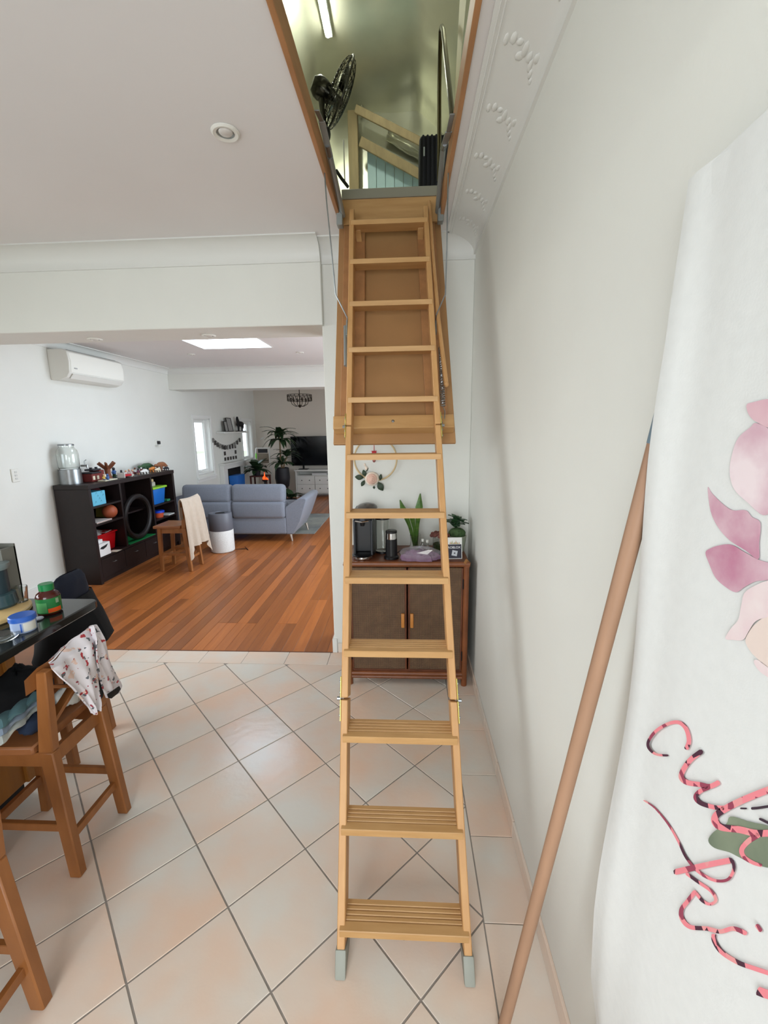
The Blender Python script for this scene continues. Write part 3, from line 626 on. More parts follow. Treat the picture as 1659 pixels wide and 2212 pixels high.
B().slab([(-3.1848, 4.152, 0.372), (-3.1848, 4.175, 0.388), (-3.1848, 4.22, 0.392), (-3.1848, 4.28, 0.402), (-3.1848, 4.25, 0.372), (-3.1848, 4.20, 0.358)], (0.0006, 0, 0)).part('leaf_print', BLACKM, t)
B().box(-3.262, -3.185, 4.147, 4.31, 0.2865, 0.288).part('base_sheet', M('paper_white', (226, 222, 220)), t)
for k, (c, l) in enumerate((((214, 206, 200), 'pale magazine lying on the second bookcase shelf'), ((176, 92, 100), 'pink booklet lying under the pale magazine'), ((232, 226, 206), 'cream sheet of paper jutting over the second shelf'))):
    simple(B().box(-3.46+0.02*k, -3.178-0.012*k, 4.155+0.015*k, 4.385+0.015*k, 0.6325+0.007*(2-k), 0.639+0.007*(2-k), 0.001), 'magazine', c, l, 'magazine', group='papers on the bookcase shelf')
simple(B().hexa([(-3.48, 4.545, 0.6335), (-3.36, 4.545, 0.6335), (-3.36, 4.553, 0.6335), (-3.48, 4.553, 0.6335), (-3.48, 4.574, 0.79), (-3.38, 4.574, 0.79), (-3.38, 4.582, 0.79), (-3.48, 4.582, 0.79)]), 'folder', (186, 170, 84), 'yellow folder leaning against the bookcase divider', 'folder')
t = thing('snack_tub', 'small orange tub with bright blue lid on the bookcase', 'tub', (-3.27, 5.40, 0.455))
B().lathe([(0.055, 0), (0.065, 0.06), (0.065, 0.065)], (-3.27, 5.40, 0.4555), 20).part('tub_body', M('orange_tub', (196, 84, 50), 0.4), t)
B().lathe([(0.075, 0), (0.075, 0.02), (0.07, 0.026)], (-3.27, 5.40, 0.519), 20).part('lid', M('royal_blue', (20, 66, 196), 0.35), t)
simple(B().box(-3.36, -3.185, 5.50, 5.64, 0.4555, 0.470, 0.002), 'notepad', (200, 204, 200), 'grey white notepad beside the small orange tub', 'notepad')
simple(B().box(-3.36, -3.20, 5.53, 5.60, 0.6455, 0.672, 0.004), 'green_case', (40, 120, 80), 'small green case beside the big blue tub', 'case')
simple(B().box(-3.45, -3.185, 4.64, 5.15, 0.2855, 0.2915, 0.001), 'green_mat', (22, 120, 62), 'flat green mat on the bookcase deck below the dark hoop', 'mat')
simple(B().hexa([(-3.24, 4.34, 0.2855), (-3.15, 4.35, 0.2855), (-3.15, 4.43, 0.2855), (-3.24, 4.42, 0.2855), (-3.24, 4.34, 0.290), (-3.14, 4.35, 0.286+0.004), (-3.14, 4.43, 0.290), (-3.24, 4.42, 0.290)]), 'paper_slip', (226, 220, 200), 'white paper slip jutting over the drawer edge', 'paper')
wh = thing('hoop_toy', 'large dark padded hoop standing in the middle bay of the bookcase', 'hoop', (-3.225, 4.895, 0.292))
B().tube([(-3.225+0.006*math.sin(t*math.pi/20), 4.895+0.240*math.cos(t*math.pi/20), 0.568+0.243*math.sin(t*math.pi/20)) for t in range(40)], 0.032, 10, closed=True).part('hoop_ring', M('wheel_black', (24, 18, 17), 0.5), wh)
# glass drink dispenser
dc = ony(150, 1039, 4.24); dx, dy, dz = dc.x+0.02, 4.24, bz1
dp = thing('drink_dispenser', 'glass drink dispenser with silver stand on the bookcase', 'dispenser', (dx, dy, dz))
B().open_lathe([(0.098, 0.001), (0.098, 0.15), (0.094, 0.15), (0.094, 0.001)], (dx, dy, dz), 28).part('stand', STEEL, dp)
B().open_lathe([(0.002, 0.153), (0.088, 0.153), (0.094, 0.17), (0.098, 0.30), (0.088, 0.345), (0.066, 0.372), (0.066, 0.39), (0.062, 0.39), (0.062, 0.370), (0.083, 0.342), (0.093, 0.30), (0.090, 0.175), (0.083, 0.160), (0.002, 0.160)], (dx, dy, dz), 28).part('jar', GLASS, dp)
B().lathe([(0.070, 0.388), (0.070, 0.402), (0.06, 0.406)], (dx, dy, dz), 28).part('lid', STEEL, dp)
tp = B().tube([(dx+0.085, dy+0.05, dz+0.18), (dx+0.135, dy+0.075, dz+0.18)], 0.010, 8).part('tap', STEEL, dp)
B().tube([(dx+0.118, dy+0.066, dz+0.18), (dx+0.118, dy+0.066, dz+0.225), (dx+0.135, dy+0.075, dz+0.24)], 0.005, 6).tube([(dx+0.135, dy+0.075, dz+0.185), (dx+0.135, dy+0.075, dz+0.155)], 0.008, 8).part('tap_lever', STEEL, tp)
# toys on top of the bookcase: y taken from the pixel, all standing on the top board
Z1 = bz1+0.001
def ty(px, x=-3.33): return onx(px, 1020, x).y
RED = M('toy_red', (112, 40, 36), 0.5); BRN = M('toy_brown', (112, 62, 36), 0.6); DGR = M('toy_dark', (40, 38, 44), 0.5); CRM = M('toy_cream', (222, 212, 188), 0.5); WHT = M('toy_white', (228, 226, 222), 0.4)
y = ty(199, -3.38); t = thing('toy_building', 'dark red toy building with a flat grey roof on the bookcase', 'toy', (-3.38, y, Z1))
B().box(-3.46, -3.32, y-0.09, y+0.06, Z1, Z1+0.085, 0.003).box(-3.46, -3.34, y+0.06, y+0.13, Z1, Z1+0.11, 0.003).part('toy_wall', RED, t)
B().box(-3.47, -3.31, y-0.095, y+0.05, Z1+0.085, Z1+0.10, 0.003).box(-3.45, -3.35, y-0.02, y+0.10, Z1+0.11, Z1+0.128, 0.002).part('toy_roof', DGR, t)
for q in (-0.01, 0.07): B().box(-3.40, -3.38, y+q, y+q+0.02, Z1+0.128, Z1+0.145).part('toy_chimney', DGR, t)
for q in (-0.08, -0.02, 0.09): B().box(-3.322, -3.316, y+q, y+q+0.03, Z1+0.02, Z1+0.06).part('toy_window', CRM, t)
simple(B().box(-3.29, -3.20, y-0.06, y+0.14, Z1, Z1+0.012, 0.004), 'toy_tray', (210, 204, 180), 'cream flat tray in front of the toy building', 'tray')
y = ty(236); t = thing('toy_tree', 'brown toy tree with stubby bare branches on the bookcase', 'toy', (-3.35, y, Z1))
B().tube([(-3.35, y, Z1), (-3.35, y+0.005, Z1+0.06), (-3.35, y, Z1+0.13)], [0.045, 0.028, 0.034], 10).part('trunk', BRN, t)
for a, l, h in ((0.2, 0.09, 0.06), (1.2, 0.08, 0.07), (2.3, 0.10, 0.055), (3.2, 0.10, 0.05), (4.3, 0.08, 0.07), (5.3, 0.09, 0.06)):
    B().tube([(-3.35, y, Z1+0.11), (-3.35+0.5*l*math.cos(a), y+0.5*l*math.sin(a), Z1+0.14), (-3.35+l*math.cos(a), y+l*math.sin(a), Z1+0.12+h)], [0.022, 0.018, 0.010], 7).part('branch', BRN, t)
y = ty(254); t = thing('toy_bed', 'red toy bed with white posts on the bookcase', 'toy', (-3.25, y, Z1))
B().box(-3.29, -3.21, y-0.06, y+0.07, Z1+0.012, Z1+0.035, 0.006).part('mattress', M('toy_bedred', (176, 30, 40), 0.6), t)
for q in (-0.065, 0.07): B().box(-3.295, -3.205, y+q, y+q+0.008, Z1, Z1+0.06, 0.002).part('bed_end', WHT, t)
def figure(px, x, cols, label, h=0.07):
    y = ty(px, x); t = thing('toy_figure', label, 'toy', (x, y, Z1), group='toy figures on the bookcase'); s = h/0.07
    B().tube([(x-0.008*s, y, Z1), (x-0.006*s, y, Z1+0.026*s)], 0.006*s, 6).tube([(x+0.008*s, y, Z1), (x+0.006*s, y, Z1+0.026*s)], 0.006*s, 6).part('legs', cols[2], t)
    B().tube([(x, y, Z1+0.022*s), (x, y, Z1+0.05*s)], [0.014*s, 0.011*s], 8).tube([(x, y-0.022*s, Z1+0.035*s), (x, y, Z1+0.047*s), (x, y+0.022*s, Z1+0.037*s)], 0.005*s, 6).part('torso', cols[0], t)
    B().ell((x, y, Z1+0.06*s), 0.011*s, 0.011*s, 0.012*s, 8, 6).part('head', cols[1], t)
SK = M('toy_skin', (206, 160, 128), 0.5); BL = M('toy_blue', (52, 92, 150), 0.5); PU = M('toy_plum', (120, 60, 84), 0.5); YL = M('toy_yellow', (206, 168, 76), 0.5); GR = M('toy_green', (60, 92, 62), 0.5)
for px, x, cs, l in ((231, -3.215, (BL, BL, BL), 'small all blue toy figure beside the toy tree'), (223, -3.24, (YL, SK, BL), 'toy figure in yellow near the cream tray'), (262, -3.36, (DGR, DGR, BL), 'dark toy figure behind the red toy bed'), (272, -3.28, (WHT, SK, PU), 'white and plum toy figure next to the red toy bed'), (279, -3.34, (PU, SK, WHT), 'plum and white toy figure in the middle of the toys'),
                     (286, -3.26, (RED, SK, CRM), 'red and cream toy figure in the middle of the toys'), (292, -3.38, (WHT, BRN, RED), 'white toy figure with brown head before the toy animals'), (299, -3.28, (PU, DGR, SK), 'plum toy figure with dark head before the toy animals'), (306, -3.34, (RED, WHT, WHT), 'red toy figure with white head before the toy animals'), (246, -3.42, (BL, DGR, GR), 'tall blue toy figure behind the toy tree')):
    figure(px, x, cs, l, 0.11 if 'tall' in l else 0.075)
def animal(px, x, mat_, label, l=0.10, h=0.03):
    y = ty(px, x); t = thing('toy_animal', label, 'toy', (x, y, Z1), group='toy animals on the bookcase')
    B().tube([(x, y-l*0.5, Z1+h), (x, y-l*0.2, Z1+h*1.2), (x, y+l*0.2, Z1+h*1.15), (x, y+l*0.42, Z1+h), (x, y+l*0.7, Z1+h*0.6)], [h*0.25, h*0.55, h*0.6, h*0.35, h*0.1], 8).part('body', mat_, t)
    B().ell((x, y-l*0.58, Z1+h*1.1), h*0.35, h*0.55, h*0.35, 8, 6).part('head', mat_, t)
    for sx in (-1, 1):
        for q in (-0.25, 0.25): B().tube([(x+sx*h*0.3, y+l*q, Z1+h), (x+sx*h*0.55, y+l*q, Z1+0.001)], h*0.2, 6).part('leg', mat_, t)
animal(313, -3.24, WHT, 'white toy animal at the front edge of the bookcase top', 0.12, 0.035); animal(331, -3.28, M('toy_orange', (206, 128, 60), 0.5), 'orange toy animal beside the white toy animal', 0.10, 0.04)
animal(318, -3.465, GR, 'long dark green toy reptile at the back of the bookcase', 0.26, 0.06); animal(350, -3.37, M('toy_tan', (150, 96, 64), 0.5), 'tan brown toy beast at the end of the bookcase', 0.22, 0.06); animal(360, -3.225, DGR, 'small dark toy animal at the end of the bookcase', 0.10, 0.03); animal(342, -3.225, CRM, 'cream toy animal before the tan brown toy beast', 0.09, 0.03)
# ---- wall mounted things
ac = thing('air_conditioner', 'white split air conditioner high on the left wall', 'air conditioner', (XL, 4.74, 2.09))
y0, y1 = 4.31, 5.16; pf = [(XL, 2.385), (XL+0.16, 2.385), (XL+0.205, 2.36), (XL+0.215, 2.26), (XL+0.205, 2.16), (XL+0.17, 2.115), (XL+0.10, 2.09), (XL, 2.09)]
B().prism(pf, 'y', y0, y1, 0.004).part('housing', WHITEP, ac)
B().prism([(XL+0.206, 2.352), (XL+0.219, 2.262), (XL+0.210, 2.165), (XL+0.203, 2.165), (XL+0.210, 2.262), (XL+0.198, 2.352)], 'y', y0+0.02, y1-0.02).part('front_panel', M('gloss_white', (236, 235, 226), 0.2), ac)
B().hexa([(XL+0.172, y0+0.04, 2.110), (XL+0.172, y1-0.04, 2.110), (XL+0.205, y1-0.04, 2.152), (XL+0.205, y0+0.04, 2.152), (XL+0.178, y0+0.04, 2.104), (XL+0.178, y1-0.04, 2.104), (XL+0.211, y1-0.04, 2.147), (XL+0.211, y0+0.04, 2.147)]).part('louvre', WHITEP, ac)
B().box(XL+0.10, XL+0.168, y0+0.06, y1-0.06, 2.383, 2.388).part('intake_grille', M('grille_grey', (150, 152, 150), 0.6), ac)
B().box(XL+0.2165, XL+0.2185, y0+0.06, y0+0.10, 2.20, 2.212).part('badge', M('badge_grey', (170, 170, 168), 0.4), ac)
p = onx(338, 958, XL); t = thing('wall_camera', 'small white wall bracket with black camera above the bookcase', 'camera', (XL, p.y, p.z-0.04))
B().box(XL, XL+0.012, p.y-0.035, p.y+0.035, p.z-0.02, p.z+0.05, 0.003).part('backplate', WHITEP, t)
B().box(XL+0.012, XL+0.05, p.y-0.005, p.y+0.025, p.z-0.012, p.z+0.035, 0.006).part('camera_body', BLACK, t)
B().box(XL, XL+0.06, p.y-0.05, p.y+0.04, p.z-0.038, p.z-0.028, 0.002).part('bracket', WHITEP, t)
p = onx(32, 1027, XL); t = thing('power_outlet', 'white double switch plate on the left wall before the bookcase', 'outlet', (XL, p.y, p.z-0.06))
B().box(XL, XL+0.011, p.y-0.038, p.y+0.038, p.z-0.06, p.z+0.06, 0.003).part('plate', WHITEP, t)
for q in (-0.03, 0.0, 0.03): B().box(XL+0.011, XL+0.015, p.y-0.012, p.y+0.012, p.z+q-0.008, p.z+q+0.008, 0.001).part('rocker', M('rocker_white', (205, 205, 200), 0.4), t)
# ---- stools: rear (backrest) towards local +x
def make_stool(name, label, group):
    t = thing(name, label, 'stool', group=group)
    for s in (-1, 1):
        B().hexa([(0.150, s*0.13-0.017, 0), (0.192, s*0.13-0.017, 0), (0.192, s*0.13+0.017, 0), (0.150, s*0.13+0.017, 0), (0.108, s*0.118-0.017, 0.50), (0.160, s*0.118-0.017, 0.50), (0.160, s*0.118+0.017, 0.50), (0.108, s*0.118+0.017, 0.50)], 0.004).part('leg', STOOLW, t, True)
        B().hexa([(0.108, s*0.118-0.017, 0.50), (0.160, s*0.118-0.017, 0.50), (0.160, s*0.118+0.017, 0.50), (0.108, s*0.118+0.017, 0.50), (0.150, s*0.118-0.016, 0.80), (0.184, s*0.118-0.016, 0.80), (0.184, s*0.118+0.016, 0.80), (0.150, s*0.118+0.016, 0.80)], 0.004).part('back_post', STOOLW, t, True)
        B().hexa([(-0.185, s*0.128-0.017, 0), (-0.150, s*0.128-0.017, 0), (-0.150, s*0.128+0.017, 0), (-0.185, s*0.128+0.017, 0), (-0.165, s*0.13-0.019, 0.505), (-0.120, s*0.13-0.019, 0.505), (-0.120, s*0.13+0.019, 0.505), (-0.165, s*0.13+0.019, 0.505)], 0.004).part('leg', STOOLW, t, True)
        B().bar((-0.16, s*0.129, 0.20), (0.155, s*0.128, 0.20), 0.018, 0.03, (0, 0, 1), 0.002).part('stretcher', STOOLW, t, True)
        B().bar((-0.13, s*0.126, 0.47), (0.12, s*0.12, 0.47), 0.02, 0.055, (0, 0, 1), 0.002).part('apron', STOOLW, t, True)
    B().bar((0.158, -0.12, 0.145), (0.158, 0.12, 0.145), 0.018, 0.03, (0, 0, 1), 0.002).part('stretcher', STOOLW, t, True)
    B().bar((-0.16, -0.12, 0.16), (-0.16, 0.12, 0.16), 0.02, 0.035, (0, 0, 1), 0.002).part('stretcher', STOOLW, t, True)
    B().bar((0.134, -0.115, 0.465), (0.134, 0.115, 0.465), 0.02, 0.055, (0, 0, 1), 0.002).part('apron', STOOLW, t, True)
    B().prism([(-0.20, -0.165), (0.105, -0.148), (0.105, 0.148), (-0.20, 0.165)], 'z', 0.5, 0.532, 0.006).part('seat', M('stool_seat_timber', (150, 96, 58), 0.4, noise=(6, 0.12), stretch=(0.6, 4, 4)), t, True)
    b = B()
    def rail(u, v): a = (u-0.5)*0.345; return (0.150+0.012*math.cos(a*6)-0.012+0.004*v, a, 0.742+0.070*v-0.016*max(0, abs(a)/0.172-0.72)/0.28*v)
    b.grid(rail, 14, 4, -0.02); b.part('top_rail', STOOLW, t, True, 60)
    b = B(); b.bar((0.148, -0.108, 0.60), (0.162, 0.108, 0.735), 0.014, 0.032, (1, 0, 0), 0.002); b.part('back_slat', STOOLW, t, True)
    b = B(); b.bar((0.148, 0.108, 0.60), (0.162, -0.108, 0.735), 0.012, 0.032, (1, 0, 0), 0.002); b.part('back_slat', STOOLW, t, True)
    return t
GS = 'matching timber bar stools'
st2 = make_stool('bar_stool', 'timber bar stool with beige towel over its back before the sofa', GS); st2.location = (-2.62, 4.68, 0)
st1 = dup(st2, (-1.360, 1.345, 0), 0, 'timber bar stool with white floral garment over its back', GS)
st3 = dup(st2, (-1.195, 0.735, 0), 0, 'timber bar stool pulled out from the dark bench with bare legs', GS)
st4 = dup(st2, (-1.765, 1.84, 0), 0, 'timber bar stool under a black jacket at the bench end', GS)
# towel over the living room stool
TOW = M('beige_towel', (190, 174, 157), 0.95, noise=(30, 0.04), bump=(160, 0.25))
TB = Vector((-2.62+0.168, 4.68, 0))
def towel(u, v):                   # v runs across the back, u from the front hem over the rail to the rear hem
    a = (v-0.5)*0.40; L = [(-0.028, 0.60), (-0.030, 0.70), (-0.026, 0.80), (-0.005, 0.832), (0.020, 0.822), (0.045, 0.70), (0.060, 0.55), (0.075, 0.38), (0.085, 0.28)]
    k = u*(len(L)-1); i = min(int(k), len(L)-2); f = k-i; x = L[i][0]*(1-f)+L[i+1][0]*f; z = L[i][1]*(1-f)+L[i+1][1]*f; d = max(0, u-0.4)/0.6
    z -= d*(0.13*(v < 0.22)*(0.22-v)/0.22+0.16*(v > 0.8)*(v-0.8)/0.2); a *= (1+0.30*d)
    return (TB.x+x+0.020*d*math.sin(v*19)+0.010*d*math.sin(v*41), TB.y+a, z-0.012*abs(math.sin(v*3.1))*(1-d)+0.012)
B().grid(towel, 40, 40, 0.005).top('towel', TOW, 'beige towel hanging over the back of the bar stool', 'towel', smooth=70)
# ---- air purifier
ap = thing('air_purifier', 'round air purifier with grey top and white base', 'air purifier', (-2.43, 5.38, 0))
B().lathe([(0.135, 0.001), (0.148, 0.012), (0.150, 0.03), (0.150, 0.285), (0.146, 0.292)], (-2.43, 5.38, 0), 40).part('base', M('perforated_white', (222, 220, 216), 0.5, noise=(200, 0.2), bump=(260, 0.4)), ap)
B().lathe([(0.146, 0.290), (0.149, 0.296), (0.147, 0.50), (0.140, 0.518), (0.10, 0.52), (0.09, 0.508), (0.0, 0.505)], (-2.43, 5.38, 0), 40).part('top_unit', M('purifier_grey', (98, 100, 108), 0.45), ap)
B().lathe([(0.06, 0.506), (0.06, 0.514), (0.05, 0.518)], (-2.43, 5.38, 0), 24).part('control_dial', BLACK, ap)
B().tube([(-2.28, 5.42, 0.01), (-2.15, 5.46, 0.006), (-2.10, 5.40, 0.006), (-2.2, 5.55, 0.006)], 0.004, 6).part('power_cord', BLACK, ap)
# ---- sofa seen from behind
SOFA = M('grey_blue_fabric', (124, 129, 140), 0.9, noise=(60, 0.06), bump=(240, 0.35), sheen=0.2)
sf = thing('sofa', 'grey blue fabric sofa seen from its back', 'sofa', (-2.35, 6.3, 0))
B().box(-3.16, -1.685, 5.825, 6.70, 0.11, 0.36, 0.03, 3).part('sofa_base', SOFA, sf)
for x0, x1 in ((-3.17, -2.458), (-2.452, -1.70)):
    B().box(x0, x1, 5.79, 6.06, 0.345, 0.585, 0.045, 4).part('back_cushion', SOFA, sf)
    Mx = Matrix.Translation((0, 5.86, 0.60)) @ Matrix.Rotation(math.radians(-9), 4, 'X') @ Matrix.Translation((0, -5.86, -0.60))
    B().box(x0+0.004, x1-0.004, 5.80, 5.99, 0.565, 0.825, 0.055, 4, Mx).part('head_cushion', SOFA, sf)
    B().box(x0, x1, 5.83, 5.95, 0.555, 0.60, 0.015, 2).part('head_bracket', SOFA, sf)
    B().box(x0+0.01, x1-0.01, 6.04, 6.72, 0.35, 0.47, 0.04, 3).part('seat_cushion', SOFA, sf)
for s, x in ((1, -1.70), (-1, -3.17)):
    pr = [(x, 0.11), (x+s*0.10, 0.11), (x+s*0.20, 0.30), (x+s*0.315, 0.60), (x+s*0.29, 0.632), (x+s*0.21, 0.63), (x+s*0.10, 0.56), (x, 0.50)]
    if s < 0: pr = [(max(u, -3.30), z) for u, z in pr]
    B().prism(pr, 'y', 5.83, 6.66, 0.014).part('arm', SOFA, sf)
for x, y, lx in ((-1.66, 5.90, 0.03), (-1.58, 6.55, 0.03), (-3.08, 5.90, -0.03), (-3.08, 6.6, -0.03)): B().tube([(x, y, 0.115), (x+lx, y-0.02, 0.0 if y < 6 else 0.0115)], [0.022, 0.010], 8).part('leg', M('pale_metal_leg', (190, 178, 166), 0.35, 0.6), sf)
# rug
b = B(); b.grid(lambda u, v: (-2.9+1.50*u, 6.30+1.55*v, 0.009+0.0015*math.sin(25*u)*math.sin(21*v)), 24, 24, 0.008)
b.top('rug', M('grey_rug', (168, 170, 162), 0.95, noise=(3, 0, 5), col2=(122, 128, 128), bump=(60, 0.6)), 'pale grey patterned rug beyond the sofa arm', 'rug', smooth=60)
# ================================================================ FAR ROOM
# ---- fireplace, shelf, frames on the left wall
fp = thing('fireplace', 'white fireplace surround with a dark opening between the windows', 'fireplace', (XL, 8.6, 0))
for y0, y1 in ((8.02, 8.20), (9.02, 9.18)): B().box(XL+0.002, XL+0.09, y0, y1, 0.0, 0.83, 0.004).part('jamb', TRIMW, fp)
B().box(XL+0.002, XL+0.09, 8.02, 9.18, 0.83, 0.92, 0.004).part('lintel', TRIMW, fp)
B().box(XL+0.002, XL+0.13, 7.99, 9.21, 0.92, 0.945, 0.004).part('mantel', TRIMW, fp)
B().box(XL+0.002, XL+0.02, 8.20, 9.02, 0.01, 0.83).part('firebox', BLACKM, fp)
simple(B().hexa([(-3.46, 8.22, 0.001), (-3.30, 8.22, 0.001), (-3.30, 8.58, 0.001), (-3.46, 8.58, 0.001), (-3.47, 8.20, 0.70), (-3.29, 8.20, 0.70), (-3.29, 8.60, 0.70), (-3.47, 8.60, 0.70)], 0.02, 2), 'blue_crate', (16, 92, 170), 'tall blue plastic crate in front of the fireplace', 'crate')
sh = thing('wall_shelf', 'white floating shelf above the fireplace', 'shelf', (XL, 8.63, 1.50))
B().box(XL, XL+0.17, 8.02, 9.25, 1.515, 1.545, 0.003).part('shelf_board', TRIMW, sh)
def frame(name, y, w, h, lean, label, art, z=1.5455):
    t = thing(name, label, 'picture frame', (XL+0.08, y, z)); b = B(); c = 0.012
    for q in ((y-w/2, y-w/2+c, 0, h), (y+w/2-c, y+w/2, 0, h), (y-w/2+c, y+w/2-c, 0, c), (y-w/2+c, y+w/2-c, h-c, h)): b.box(XL+0.085, XL+0.10, *q)
    bmesh.ops.transform(b.bm, matrix=Matrix.Translation((XL+0.09, 0, z)) @ Matrix.Rotation(-lean, 4, 'Y') @ Matrix.Translation((-(XL+0.09), 0, 0)), verts=b.bm.verts); b.part('frame_bars', BLACK, t)
    b = B(); b.box(XL+0.087, XL+0.093, y-w/2+c, y+w/2-c, c, h-c)
    bmesh.ops.transform(b.bm, matrix=Matrix.Translation((XL+0.09, 0, z)) @ Matrix.Rotation(-lean, 4, 'Y') @ Matrix.Translation((-(XL+0.09), 0, 0)), verts=b.bm.verts); b.part('picture', M(art, (150, 150, 148), 0.4), t)
frame('framed_photograph', 8.30, 0.15, 0.20, 0.12, 'small black photo frame leaning on the white shelf', 'art_a')
frame('framed_photograph', 8.50, 0.24, 0.27, 0.16, 'larger black photo frame leaning on the white shelf', 'art_b')
hz = thing('horse_figurine', 'dark horse figurine on the white wall shelf', 'figurine', (XL+0.09, 9.0, 1.5455))
B().box(XL+0.05, XL+0.13, 8.84, 9.20, 1.5455, 1.56, 0.003).part('plinth', BLACKM, hz)
b = B(); X = XL+0.09
b.tube([(X, 8.90, 1.69), (X, 8.98, 1.70), (X, 9.08, 1.695), (X, 9.14, 1.69)], [0.045, 0.055, 0.055, 0.035], 10); b.tube([(X, 8.92, 1.71), (X, 8.88, 1.78), (X, 8.87, 1.83)], [0.04, 0.03, 0.022], 8); b.tube([(X, 8.88, 1.83), (X, 8.83, 1.79)], [0.022, 0.014], 8)
for y in (8.90, 8.93, 9.10, 9.13): b.tube([(X, y, 1.68), (X, y-0.01, 1.56)], [0.018, 0.010], 6)
b.tube([(X, 9.14, 1.70), (X, 9.18, 1.66), (X, 9.18, 1.60)], [0.012, 0.014, 0.005], 6); b.part('horse', BLACKM, hz)
bu = thing('bunting', 'string of small dark pennants hung below the white shelf', 'bunting', (XL, 8.6, 1.3)); P = []
for k in range(12):
    u = k/11; P.append(onx(460+58*u, 946+16*(1-(2*u-1)**2), XL+0.026))
B().tube(P, 0.003, 5).part('string', BLACKM, bu)
for k in range(12):
    p = P[k]; B().box(XL+0.023, XL+0.027, p.y-0.033, p.y+0.033, p.z-0.085, p.z-0.005).part('pennant', M('pennant_dark', (70, 68, 66), 0.8) if k % 3 else M('pennant_grey', (130, 128, 124), 0.8), bu)
pc = thing('photo_collage', 'white collage board edged with dark photographs above the fireplace', 'collage', (XL, 8.6, 0.97))
B().box(XL, XL+0.012, 8.22, 8.93, 0.965, 1.285, 0.002).part('board', TRIMW, pc)
for k in range(5):
    for z in (0.985, 1.205): B().box(XL+0.012, XL+0.015, 8.26+k*0.135, 8.35+k*0.135, z, z+0.065).part('photo', M('photo_dark', (62, 58, 56), 0.4), pc)
for y in (8.26, 8.80): B().box(XL+0.012, XL+0.015, y, y+0.09, 1.09, 1.165).part('photo', M('photo_dark', (62, 58, 56)), pc)
# ---- television and its cabinet
tc = thing('media_cabinet', 'white media cabinet with drawers against the far wall', 'cabinet', (-1.95, 10.0, 0)); y0, y1 = 9.86, 10.18; xa, xb = -2.58, -1.25
B().box(xa-0.02, xb+0.02, y0-0.015, y1, 0.615, 0.645, 0.004).part('top', TRIMW, tc)
for x in (xa, xb-0.03): B().box(x, x+0.03, y0, y1, 0.0, 0.615, 0.003).part('side_panel', TRIMW, tc)
B().box(xa+0.03, xb-0.03, y1-0.012, y1, 0.10, 0.615).part('back_panel', TRIMW, tc)
B().box(xa+0.03, xb-0.03, y0, y1-0.012, 0.50, 0.515).part('slot_floor', TRIMW, tc)
B().box(xa+0.03, xb-0.03, y0, y1-0.012, 0.09, 0.11).part('bottom', TRIMW, tc)
for c in range(3):
    for r in range(2):
        xx = xa+0.03+c*0.4233; d = B().box(xx+0.004, xx+0.419, y0, y0+0.02, 0.115+r*0.193, 0.303+r*0.193, 0.003).part('drawer', TRIMW, tc)
        for q in (0.12, 0.30): B().ell((xx+q, y0-0.01, 0.21+r*0.193), 0.012, 0.012, 0.012, 8, 6).part('knob', BLACK, d)
simple(B().box(-2.2, -1.85, 9.90, 10.05, 0.516, 0.565, 0.004), 'media_box', (206, 206, 204), 'pale media box in the slot of the white cabinet', 'media box')
tv = thing('television', 'large black flat television on the white media cabinet', 'television', (-2.03, 10.05, 0.645))
pa = ony(627, 943, 10.04); pb = ony(630, 1006, 10.04)
B().box(pa.x, pa.x+1.30, 10.03, 10.075, pb.z, pa.z, 0.006).part('housing', BLACK, tv)
B().box(pa.x+0.012, pa.x+1.288, 10.027, 10.0305, pb.z+0.015, pa.z-0.012).part('screen', M('tv_screen', (10, 11, 14), 0.12), tv)
for x in (pa.x+0.28, pa.x+1.0): B().box(x-0.11, x+0.11, 9.95, 10.12, 0.6455, 0.66, 0.003).box(x-0.02, x+0.02, 10.03, 10.06, 0.655, pb.z+0.02).part('foot', BLACK, tv)
# ---- chandelier
cx, cyy = -2.06, 8.5; ch = thing('chandelier', 'dark wire drum chandelier hanging in the far room', 'chandelier', (cx, cyy, 1.98)); BRZ = M('bronze_wire', (52, 44, 36), 0.45, 0.7)
B().tube([(cx, cyy, 2.02), (cx, cyy, ZF-0.02)], 0.008, 8).lathe([(0.06, 0), (0.06, 0.02), (0.02, 0.03)], (cx, cyy, ZF-0.03), 16).part('stem', BRZ, ch)
b = B(); R = 0.235
for z in (2.115, 2.225): b.tube([(cx+R*math.cos(t*math.pi/18), cyy+R*math.sin(t*math.pi/18), z) for t in range(36)], 0.006, 6, closed=True)
for k in range(36):
    t, t2 = k*math.pi/18, (k+1)*math.pi/18; z0, z1 = (2.115, 2.225) if k % 2 else (2.225, 2.115)
    b.tube([(cx+R*math.cos(t), cyy+R*math.sin(t), z0), (cx+R*math.cos(t2), cyy+R*math.sin(t2), z1)], 0.004, 5)
b.part('wire_drum', BRZ, ch)
for k in range(6):
    t = k*math.pi/3; e = Vector((math.cos(t), math.sin(t), 0)); c = Vector((cx, cyy, 0))
    B().tube([c+Vector((0, 0, 2.02)), c+e*0.08+Vector((0, 0, 2.01)), c+e*0.15+Vector((0, 0, 2.05)), c+e*0.17+Vector((0, 0, 2.10))], 0.006, 6).part('arm', BRZ, ch)
    B().tube([c+e*0.17+Vector((0, 0, 2.10)), c+e*0.17+Vector((0, 0, 2.17))], 0.013, 8).part('candle', BRZ, ch)
B().ell((cx, cyy, 2.015), 0.03, 0.03, 0.03, 12, 8).part('hub', BRZ, ch)
